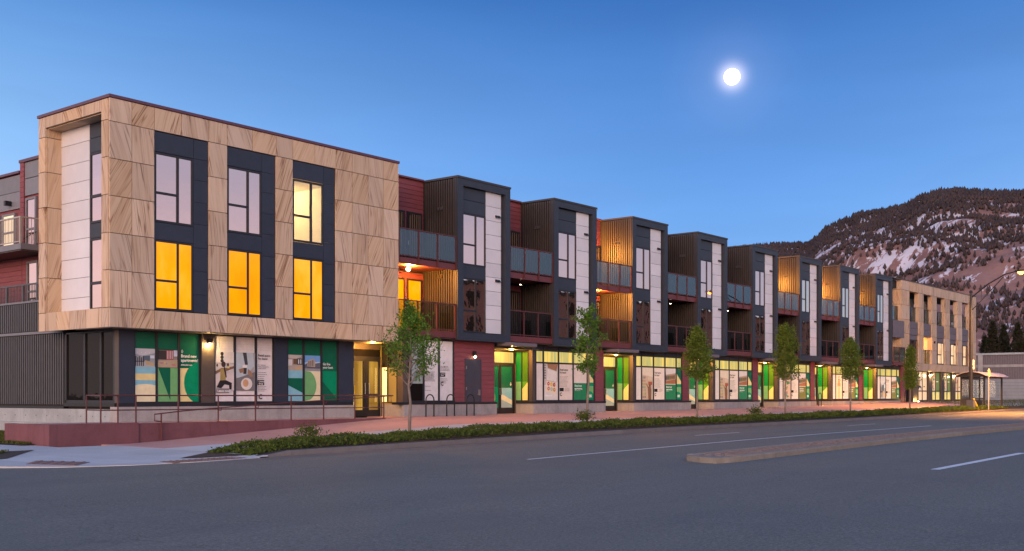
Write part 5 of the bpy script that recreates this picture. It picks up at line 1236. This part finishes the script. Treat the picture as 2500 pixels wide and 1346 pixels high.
# ------------------------------------------------------------------ street trees
def street_tree(x, y, h, trunk_h, width, style, label, nleaf=5000, seed=1, lean=0.0):
    r = random.Random(seed); z0 = zs(x, y); t = thing('street_tree', (x, y, z0), label, 'tree', 'young street trees along the hedge')
    mb = MB(); B = M['bark']; pts = []; H = h
    for i in range(9):
        f = i / 8; pts.append((x + lean * f + r.uniform(-.02, .02) * h * .35, y + r.uniform(-.02, .02) * h * .3, z0 + H * .94 * f))
    mb.tube(pts, [.060 - .05 * i / 8 for i in range(9)], B, 8)
    cen = []
    nb = 34 if style != 'open' else 24
    def at(f):
        k = min(7, int(f * 8)); q = f * 8 - k; return Vector(pts[k]).lerp(Vector(pts[k + 1]), q)
    for i in range(nb):
        f0 = trunk_h / h + (1 - trunk_h / h) * (i / nb) ** 1.05 * .93
        p = at(min(.98, f0)); a = i * 2.4 + r.uniform(-.4, .4); rel = (f0 - trunk_h / h) / (1 - trunk_h / h)
        if style == 'vase': L = width * (.55 + .45 * math.sin(min(1, rel * 4) * 1.57)) * (1 - rel) ** 1.25 + .12
        elif style == 'cone': L = width * (1 - rel) ** .75 * (.72 if rel < .1 else 1)
        elif style == 'column': L = width * (.75 + .25 * math.sin(rel * 3.1)) * (1 - rel * .62)
        else: L = width * (.55 + .45 * math.sin(rel * 3.0)) * (1 - rel * .45)
        L *= r.uniform(.75, 1.2); rise = r.uniform(.35, .9) if style in ('vase', 'open') else r.uniform(.35, .8)
        d = Vector((math.cos(a), math.sin(a), rise)).normalized(); e = p + d * L + Vector((0, 0, L * .15)); mid = p.lerp(e, .5) + Vector((r.uniform(-.05, .05), r.uniform(-.05, .05), .03))
        mb.tube([p, mid, e], [.020 * (1 - rel * .6), .012 * (1 - rel * .5), .004], B, 5, False)
        for q in range(3):
            s = p.lerp(e, r.uniform(.35, .95)); dd = Vector((r.uniform(-1, 1), r.uniform(-1, 1), r.uniform(0, 1))).normalized() * L * r.uniform(.2, .4)
            mb.tube([s, s + dd], [.007, .003], B, 4, False); cen.append((s + dd, .13))
        for q in (.45, .62, .8, 1.0): cen.append((p.lerp(e, q), .12 if q < .9 else .14))
        if rel > .85: cen.append((p + Vector((0, 0, .1)), .1))
    for q in range(6): cen.append((at(.9 + .016 * q) + Vector((0, 0, h * .03)), .08))
    mb.obj('trunk', t, smooth=True)
    w = np.array([c[1] for c in cen]); P = np.array([c[0][:] for c in cen]); sc_ = width / .95
    keep = rng.random(len(cen)) < (.62 if style == 'open' else .72 if style == 'vase' else .9)
    P, w = P[keep], w[keep]; idx = rng.integers(0, len(P), nleaf)
    C = P[idx] + rng.normal(size=(nleaf, 3)) * (w[idx] * (.85 if style in ('open', 'vase') else 1.0) * (.8 + .35 * min(sc_, 1)))[:, None] * (.8, .8, .75)
    V, Q = leaves(C, .085 if style != 'open' else .10, .4, .25, .62)
    cr = bpy.data.objects.new('crown', np_mesh('crown', V, Q, (M['leafA'] if style in ('vase', 'open') else M['leafB'],))); link(cr, (0, 0, 0), t); cr.location = -Vector((x, y, z0)); return t
TY = 26.25
street_tree(27.0, TY, 4.8, 1.75, 1.62, 'vase', 'nearest street tree with a broad open leafy crown and twiggy pale branches', 4600, 3)
street_tree(37.55, TY, 5.15, 2.2, .78, 'open', 'slim airy street tree with sparse leaves before the cake poster shop', 2900, 8)
street_tree(46.7, TY, 4.75, 1.9, .92, 'cone', 'dense cone shaped street tree third from the ramp', 8500, 5)
street_tree(56.4, TY, 5.35, 2.0, .98, 'column', 'tall dense street tree with layered puffs before the yellow lit balcony', 9500, 21)
street_tree(65.6, TY, 4.95, 2.0, 1.0, 'cone', 'dense pointed street tree second from the bus shelter', 8000, 13)
street_tree(76.1, TY, 4.75, 1.55, .62, 'column', 'narrow columnar street tree nearest the far sandstone building', 7000, 34)

# ------------------------------------------------------------------ bicycle racks
def rack(x, y, label):
    z = zs(x, y) if y < 35 else zw(x); t = thing('bike_rack', (x, y, z), label, 'bike rack', 'black hoop bike racks'); r = .26
    P = [(x - r, y, z), (x - r, y, z + .72)] + [(x - r * math.cos(a), y, z + .72 + r * math.sin(a)) for a in np.linspace(0, math.pi, 12)[1:-1]] + [(x + r, y, z + .72), (x + r, y, z)]
    MB().tube(P, .028, M['black'], 8).obj('hoop', t, smooth=True)
    for s in (-r, r): MB().tube([(x + s, y, z), (x + s, y, z + .012)], .07, M['black'], 8).obj('foot', t)
def onwall(px):                                     # hoops stand on a line 0.6 m before the wall
    a = (px - 1250) / F_PX; return 33.75 * (math.cos(TH) + math.sin(TH) * a) / (math.sin(TH) - math.cos(TH) * a)
for x, l in ((35.95, 'black hoop bike rack before the white lettered panes, nearest the tree'), (37.32, 'black hoop bike rack between two others, before the C emblem pane'), (38.70, 'black hoop bike rack in front of the slate service door'), (78.35, 'black hoop bike rack by the green side lights, halfway down the row'), (96.6, 'farthest black hoop bike rack, by the narrow columnar tree')): rack(x, 33.7, l)

# ------------------------------------------------------------------ street lamp, signs, bus shelter
def street_lamp():
    x, y = 85.6, 25.0; z = zs(x, y); t = thing('street_lamp', (x, y, z), 'tall dark street lamp with a braced arm and orange light over the road', 'street lamp')
    B = M['frame']
    MB().tube([(x, y, z), (x, y, z + .12), (x, y, z + 4), (x, y, 7.75)], [.2, .15, .13, .10], B, 10).obj('pole', t); bx('base', (x - .25, x + .25, y - .25, y + .25, z - .1, z + .75), M['kerb'], t)
    MB().sphere((x, y, 7.8), .13, B, 6).obj('finial', t)
    MB().tube([(x, y, 7.35), (x, y - 1.2, 8.3), (x, y - 2.4, 8.95), (x, y - 3.2, 9.12)], [.055, .05, .045, .04], B, 8).obj('arm', t)
    MB().tube([(x, y, 6.35), (x, y - 1.2, 7.6), (x, y - 2.3, 8.78)], .035, B, 8).obj('brace', t); MB().tube([(x, y - .75, 7.13), (x, y - .75, 7.94)], .02, B, 6).obj('strut', t)
    h = MB().add([(x - .17, y - 3.1, 9.06), (x + .17, y - 3.1, 9.06), (x + .14, y - 3.85, 9.10), (x - .14, y - 3.85, 9.10), (x - .1, y - 3.1, 9.2), (x + .1, y - 3.1, 9.2), (x + .08, y - 3.8, 9.22), (x - .08, y - 3.8, 9.22)], BF, B).obj('lamp_head', t)
    MB().tube([(x, y - 3.5, 9.055), (x, y - 3.5, 8.98), (x, y - 3.5, 8.86)], [.24, .22, .08], M['lampst'], 12).obj('lens', h)
    lamp('street_light', (x, y - 3.5, 8.8), 17000, (1.0, .40, .08), t, .25, 138)
    s = thing('street_sign', (x + .55, y, 2.5), 'small white notice plate fixed to the street lamp pole', 'sign')
    bx('plate', (x + .18, x + .78, y - .02, y + .0, 2.05, 2.75), M['white'], s); bx('bracket', (x + .1, x + .3, y, y + .03, 2.75, 2.85), M['steel'], s); MB().tube([(x + .5, y - .022, 2.28), (x + .5, y - .024, 2.28)], .07, M['black'], 8).obj('mark', s)
    g = thing('cable_guard', (x + .55, y - .1, z), 'yellow cable guard leaning at the foot of the street lamp', 'cable guard')
    MB().tube([(x + .75, y - .35, zs(x, y)), (x + .25, y - .12, z + .85)], .06, M['yellow'], 8).obj('sleeve', g); MB().tube([(x + .25, y - .12, z + .85), (x + .05, y - .05, z + 1.4)], .012, M['black'], 5).obj('cable', g)
street_lamp()
def bus_stop():
    x, y = 88.5, 24.55; z = zs(x, y); t = thing('bus_stop_sign', (x, y, z), 'round yellow bus stop sign on a pale post beside the shelter', 'sign')
    MB().tube([(x, y, z), (x, y, 2.1)], .05, M['balu'], 8).obj('post', t)
    d = MB()
    def dsc(r, yy, m, cx=0, cz=0, sx=1, sz=1): d.poly([(x + .0 + cx + r * sx * math.cos(a), yy, 1.78 + cz + r * sz * math.sin(a)) for a in np.linspace(0, 2 * math.pi, 25)[:-1]][::-1] if False else [(x + cx + r * sx * math.cos(a), yy, 1.78 + cz + r * sz * math.sin(a)) for a in np.linspace(2 * math.pi, 0, 25)[:-1]], m)
    d2 = MB(); d2.tube([(x, y - .03, 1.78), (x, y - .055, 1.78)], .31, M['signcream'], 24); p = d2.obj('disc', t)
    for r, yy, m in ((.255, y - .0575, M['signyellow']),): d.poly([(x + r * math.cos(a), yy, 1.78 + r * math.sin(a)) for a in np.linspace(2 * math.pi, 0, 25)[:-1]], m)
    d.poly([(x - .15, y - .06, 1.67), (x - .15, y - .06, 1.84), (x - .09, y - .06, 1.89), (x + .09, y - .06, 1.89), (x + .15, y - .06, 1.84), (x + .15, y - .06, 1.67)][::-1], M['signcream'])
    for sx in (-.1, .03): d.poly([(x + sx, y - .062, 1.79), (x + sx + .07, y - .062, 1.79), (x + sx + .07, y - .062, 1.85), (x + sx, y - .062, 1.85)], M['signdark'])
    for sx in (-.11, .06): d.poly([(x + sx, y - .06, 1.63), (x + sx + .05, y - .06, 1.63), (x + sx + .05, y - .06, 1.67), (x + sx, y - .06, 1.67)], M['signcream'])
    d.poly([(x - .12, y - .058, 1.50), (x + .12, y - .058, 1.50), (x + .16, y - .058, 1.56), (x - .16, y - .058, 1.56)], M['signcream'])
    d.obj('bus_emblem', p)
M['signyellow'] = mat_plain('sign_yellow', (.62, .52, .04), .4); M['signcream'] = mat_plain('sign_cream', (.72, .68, .5), .4); M['signdark'] = mat_plain('sign_olive', (.2, .17, .02), .4)
bus_stop()
def shelter():
    x0, x1, y0, y1 = 89.3, 94.3, 25.0, 26.9; z = zs(x0, y1); t = thing('bus_shelter', (92, 26, z), 'dark bus shelter with a curved roof and glass walls beside the road', 'bus shelter')
    m = M['frame']; h = z + 2.35
    for x in (x0 + .1, x1 - .1):
        for y in (y0 + .12, y1 - .06): bx('post', (x - .06, x + .06, y - .06, y + .06, z, h), m, t)
    for y in (y0 + .12, y1 - .06): bx('beam', (x0, x1, y - .05, y + .05, h, h + .1), m, t)
    ym = (y0 + y1) / 2; A = np.linspace(-1, 1, 13); arc = [(ym + 1.22 * a, h + .08 + .36 * (1 - a * a)) for a in A]
    mb = MB()
    for (ya, za), (yb, zb) in zip(arc, arc[1:]): mb.add([(x0 - .55, ya, za), (x1 + .55, ya, za), (x1 + .55, yb, zb), (x0 - .55, yb, zb), (x0 - .55, ya, za + .04), (x1 + .55, ya, za + .04), (x1 + .55, yb, zb + .04), (x0 - .55, yb, zb + .04)], BF, M['shelterroof'])
    rf = mb.obj('roof', t)
    for x in (x0 - .5, x0 + 1.6, x1 - 1.6, x1 + .5): MB().tube([(x, ya, za - .03) for ya, za in arc], .035, m, 6).obj('rib', rf)
    MB().prism([(x0 - .3, a, b - .02) for a, b in arc], (.03, 0, 0), m).obj('gable', rf)
    bx('glass_wall', (x0 + .16, x1 - .16, y1 - .075, y1 - .06, z + .75, h - .1), M['glassclear'], t); bx('glass_wall', (x0 + .095, x0 + .11, y0 + .2, y1 - .14, z + .75, h - .1), M['glassclear'], t); bx('glass_wall', (x1 - .11, x1 - .095, y0 + .2, y1 - .14, z + .75, h - .1), M['glassclear'], t)
    for z1 in (z + .66, h - .1): bx('rail', (x0 + .16, x1 - .16, y1 - .1, y1 - .03, z1, z1 + .09), m, t); bx('rail', (x0 + .07, x0 + .14, y0 + .18, y1 - .12, z1, z1 + .09), m, t)
    bx('kick_panel', (x0 + .16, x1 - .16, y1 - .09, y1 - .05, z + .1, z + .62), m, t); bx('kick_panel', (x0 + .08, x0 + .12, y0 + .3, y1 - .12, z + .1, z + .62), m, t)
    b = bx('bench', (x0 + .9, x1 - .9, y1 - .62, y1 - .2, z + .43, z + .48), M['maroon'], t)
    for x in (x0 + 1.1, x1 - 1.1): bx('leg', (x - .03, x + .03, y1 - .55, y1 - .27, z, z + .43), m, b)
M['shelterroof'] = mat_plain('shelter_roof', (.30, .28, .33), .35, .2, .1)
shelter()

# ------------------------------------------------------------------ beyond the row
def backdrop():
    t = thing('block_wall_building', (150, 45, -1), 'long low grey building of concrete block with ribbed brown band behind the bus shelter', 'building')
    X = 150.0
    bx('block_wall', (X, X + 30, 8, 70, -1.5, 2.2), M['blockgrey'], t); bx('ribbed_band', (X + .1, X + 30, 8, 70, 2.2, 3.75), M['greypurple'], t); bx('concrete_band', (X, X + 30, 8, 70, 3.75, 4.1), M['base'], t)
    bx('ribbed_band', (X + .1, X + 30, 8, 70, 4.1, 5.35), M['greypurple'], t); bx('cap', (X - .15, X + 30, 7.9, 70, 5.35, 5.6), M['cane'], t)
    for y in (42.6, 30): bx('pier', (X - .12, X + .0, y - .3, y + .3, -1.5, 5.35), M['base'], t)
    mb = MB()
    for k in range(200): mb.box(X + .04, X + .098, 10 + .3 * k, 10.15 + .3 * k, 2.22, 3.74, M['greypurple']); mb.box(X + .04, X + .098, 10 + .3 * k, 10.15 + .3 * k, 4.12, 5.34, M['greypurple'])
    mb.obj('cladding_ribs', t, kind='stuff')
    for k in range(18):
        z = -1.5 + .41 * (k % 9)
    mb = MB()
    for k in range(9): mb.box(X - .012, X - .001, 8.2, 69.8, -1.5 + .41 * k, -1.48 + .41 * k, M['mortar'])
    mb.obj('block_joints', t, kind='stuff')
M['blockgrey'] = mat_concrete('block_grey', (.25, .265, .29), .25, False, .8)
backdrop()
MB().add([(96, 24.2, -.98), (150, 24.2, -.65), (150, 36, -.4), (96, 30.5, -.72)], [(0, 1, 2, 3)], M['soil']).obj('verge', kind='structure').location.z += .03
tufts('verge_grass', lambda n: np.c_[rng.uniform(97, 140, n), rng.uniform(25.5, 33, n)], 9000, .13, lambda x, y: zs(x, y))
def conifer(x, y, h, w, label, seed):
    z0 = -.6; t = thing('conifer', (x, y, z0), label, 'tree', 'dark conifers behind the grey building')
    MB().tube([(x, y, z0), (x, y, z0 + h * .97)], [.3, .03], M['bark'], 7).obj('trunk', t)
    n = 3800; f = rng.random(n) ** 1.35; lay = np.abs(np.sin(f * 21 + seed)) * .35 + .65; rad = w * (1 - f) ** .8 * lay * np.sqrt(rng.uniform(.2, 1, n)) + .1; a = rng.uniform(0, 6.283, n)
    rad *= 1 + .22 * np.sin(3 * a + seed) + .15 * np.sin(5 * a + 9 * f)
    C = np.c_[x + rad * np.cos(a), y + rad * np.sin(a), z0 + h * (.05 + .96 * f) - rad * .25]
    V, Q = leaves(C, .75, .5, .1, .45); o = bpy.data.objects.new('crown', np_mesh('crown', V, Q, (M['conifer'],))); link(o, (0, 0, 0), t); o.location = -Vector((x, y, z0))
for i, (x, y, h, w, l) in enumerate(((208, 58.3, 11.2, 2.3, 'dark conifer right beside the far sandstone building'), (206, 56.4, 13.8, 3.0, 'tallest dark conifer behind the grey building, left half of a close pair'), (211, 55.9, 13.3, 2.6, 'dark conifer leaning close behind the tallest one'), (206, 52.3, 13.2, 2.7, 'dark conifer standing apart near the end of the grey building'), (210, 51.6, 13.0, 2.8, 'outermost dark conifer over the grey building'))): conifer(x, y, h, w, l, i * 1.7)
mb = MB()
for k in range(11): mb.sphere((196 + rng.uniform(-3, 3), 40 + 2.1 * k + rng.uniform(-.6, .6), 6.1 + rng.uniform(0, .6)), .13, M['lampsmall'], 4)
mb.obj('town_lights', kind='stuff')

# ------------------------------------------------------------------ mountain
CR_PX = [(1500, 640), (1700, 622), (1885, 601), (1975, 597), (1995, 582), (2015, 562), (2055, 542), (2100, 524), (2150, 516), (2210, 502), (2250, 480), (2300, 466), (2350, 464), (2400, 470), (2500, 474), (2700, 470), (3000, 500), (3400, 560)]
# crest bearings and heights surveyed from the photograph, then set in the world 2.2 km away
cth, sth = math.cos(TH), math.sin(TH)
CREST = []
for px, py in CR_PX:
    a = (px - 1250) / F_PX; dx, dy = cth + sth * a, sth - cth * a; L = math.hypot(dx, dy); CREST.append((math.atan2(dy, dx), (968 - py) / F_PX / L))
CREST.sort(); CA = np.array([c[0] for c in CREST]); CT = np.array([c[1] for c in CREST])
D0, D1 = 700.0, 2200.0
def fbm(x, y, s0, octs, seed):
    r = np.random.default_rng(seed); out = np.zeros_like(x); amp = 1.0
    for o in range(octs):
        s = s0 / 2 ** o
        for q in range(3):
            a = r.uniform(0, 6.28); out += amp / 2 * np.sin((x * np.cos(a) + y * np.sin(a)) / s * 6.28 + r.uniform(0, 6.28))
        amp *= .52
    return out
def hill_z(x, y):
    ang = np.arctan2(y, x); d = np.hypot(x, y); tc = np.interp(ang, CA, CT); f = np.clip((d - D0) / (D1 - D0), 0, 1.25)
    prof = np.where(f < .12, f * .5, .06 + (np.minimum(f, 1) - .12) / .88 * .94) 
    prof = np.where(f > 1, 1 - (f - 1) * 1.2, prof)
    h = tc * D1 * prof; n = fbm(x, y, 520, 5, 5)
    return h + n * 16 * np.sin(np.clip(f, 0, 1) * math.pi) + n * 2 * f - 2
ang = np.linspace(-.28, .72, 260); dd = np.linspace(D0 - 40, D1 * 1.18, 130)
A, Dg = np.meshgrid(ang, dd, indexing='ij'); X = Dg * np.cos(A); Y = Dg * np.sin(A); Z = hill_z(X, Y)
V = np.stack([X, Y, Z], -1).reshape(-1, 3); nj = len(dd); I, J = np.meshgrid(np.arange(len(ang) - 1), np.arange(nj - 1), indexing='ij'); b = (I * nj + J).ravel()
me = np_mesh('mountain', V, np.stack([b, b + 1, b + nj + 1, b + nj], 1), (M['hill'],)); me.polygons.foreach_set('use_smooth', [True] * len(me.polygons))
o = bpy.data.objects.new('mountain', me); link(o, (0, 0, 0)); o['kind'] = 'structure'
# its forest: thousands of small pines, thinning towards the lower meadow
n = 110000; ta = rng.uniform(-.2, .62, n); td = D0 + (D1 * 1.03 - D0) * rng.uniform(0, 1, n) ** .8; tx, ty = td * np.cos(ta), td * np.sin(ta); f = (td - D0) / (D1 - D0)
den = fbm(tx, ty, 260, 6, 9) * .5 + .06 + f * .72 - .05 + np.where(f < .12, -.12, 0); den = np.where(f > .93, 1.0, den); den = np.where(ta > .412, 1.0, den)
hc = cth + sth * (2372 - 1250) / F_PX; hd = sth - cth * (2372 - 1250) / F_PX; house_gap = ((np.hypot(tx - hc * 1150, ty - hd * 1150) < 45) | ((np.abs(ta - math.atan2(hd, hc)) < .012) & (td < 1230) & (td > 1060)))
keep = (rng.random(n) < np.clip(den, .015, .52)) & ~house_gap; tx, ty, f = tx[keep], ty[keep], f[keep]; n = len(tx)
tz = hill_z(tx, ty); hh = rng.uniform(5, 10.5, n) * (.65 + .5 * f); ww = hh * rng.uniform(.20, .32, n); k = 5
V = np.zeros((n, k + 2, 3)); V[:, 0] = np.c_[tx, ty, tz + hh]; V[:, 1] = np.c_[tx, ty, tz - .5]; ph = rng.uniform(0, 6.28, n)
for q in range(k):
    a = ph + 6.283 * q / k; rr = ww * rng.uniform(.7, 1.25, n); V[:, q + 2] = np.c_[tx + rr * np.cos(a), ty + rr * np.sin(a), tz + hh * rng.uniform(.22, .5, n)]
Fq = np.array([(0, q + 2, (q + 1) % k + 2) for q in range(k)] + [(1, (q + 1) % k + 2, q + 2) for q in range(k)])
o = bpy.data.objects.new('pine_forest', np_mesh('pine_forest', V.reshape(-1, 3), (np.arange(n)[:, None, None] * (k + 2) + Fq[None]).reshape(-1, 3), (M['pine'],))); link(o, (0, 0, 0)); o['kind'] = 'stuff'
# a lit house on the slope
a = (2372 - 1250) / F_PX; hx, hy = cth + sth * a, sth - cth * a; q = 1150.0; hx, hy = hx * q, hy * q; hz = float(hill_z(np.array([hx]), np.array([hy]))[0])
t = thing('hillside_house', (hx, hy, hz), 'tiny house with one yellow lit window high on the mountain slope', 'house')
bx('wall', (hx - 4, hx + 4, hy - 8, hy + 6, hz - 3, hz + 4.5), M['brick'], t); MB().prism([(hx - 5, hy - 9, hz + 4.5), (hx + 5, hy - 9, hz + 4.5), (hx, hy - 9, hz + 7)], (0, 16, 0), M['grey']).obj('roof', t); bx('window', (hx - 4.1, hx - 4.0, hy - 3, hy + 1, hz + 1, hz + 4), M['lampsmall'], t)
# moon
mo = MB().sphere((0, 0, 0), 62.0, M['moon'], 16).obj('moon', at=(0, 0, 0), smooth=True); mo.location = MOON_DIR * 9000; tag(mo, 'bright full moon in the blue dusk sky above the row', 'moon')
# brick row across the road, seen in the window reflections
def across():
    t = thing('brick_terrace', (130, -36, -1), 'long brick terrace across the road, mirrored in the lower windows', 'building')
    bx('wall', (60, 400, -44, -34, -2.3, 16.0), M['brick'], t); bx('roof', (59.5, 400.5, -45, -33.6, 16.0, 16.5), M['gapdark'], t)
    for i in range(55):
        for z in (2.0, 5.6, 9.2, 12.8): bx('window', (63 + 6 * i, 65.2 + 6 * i, -34.0, -33.9, z, z + 2.2), M['glassdark'], t)
across()
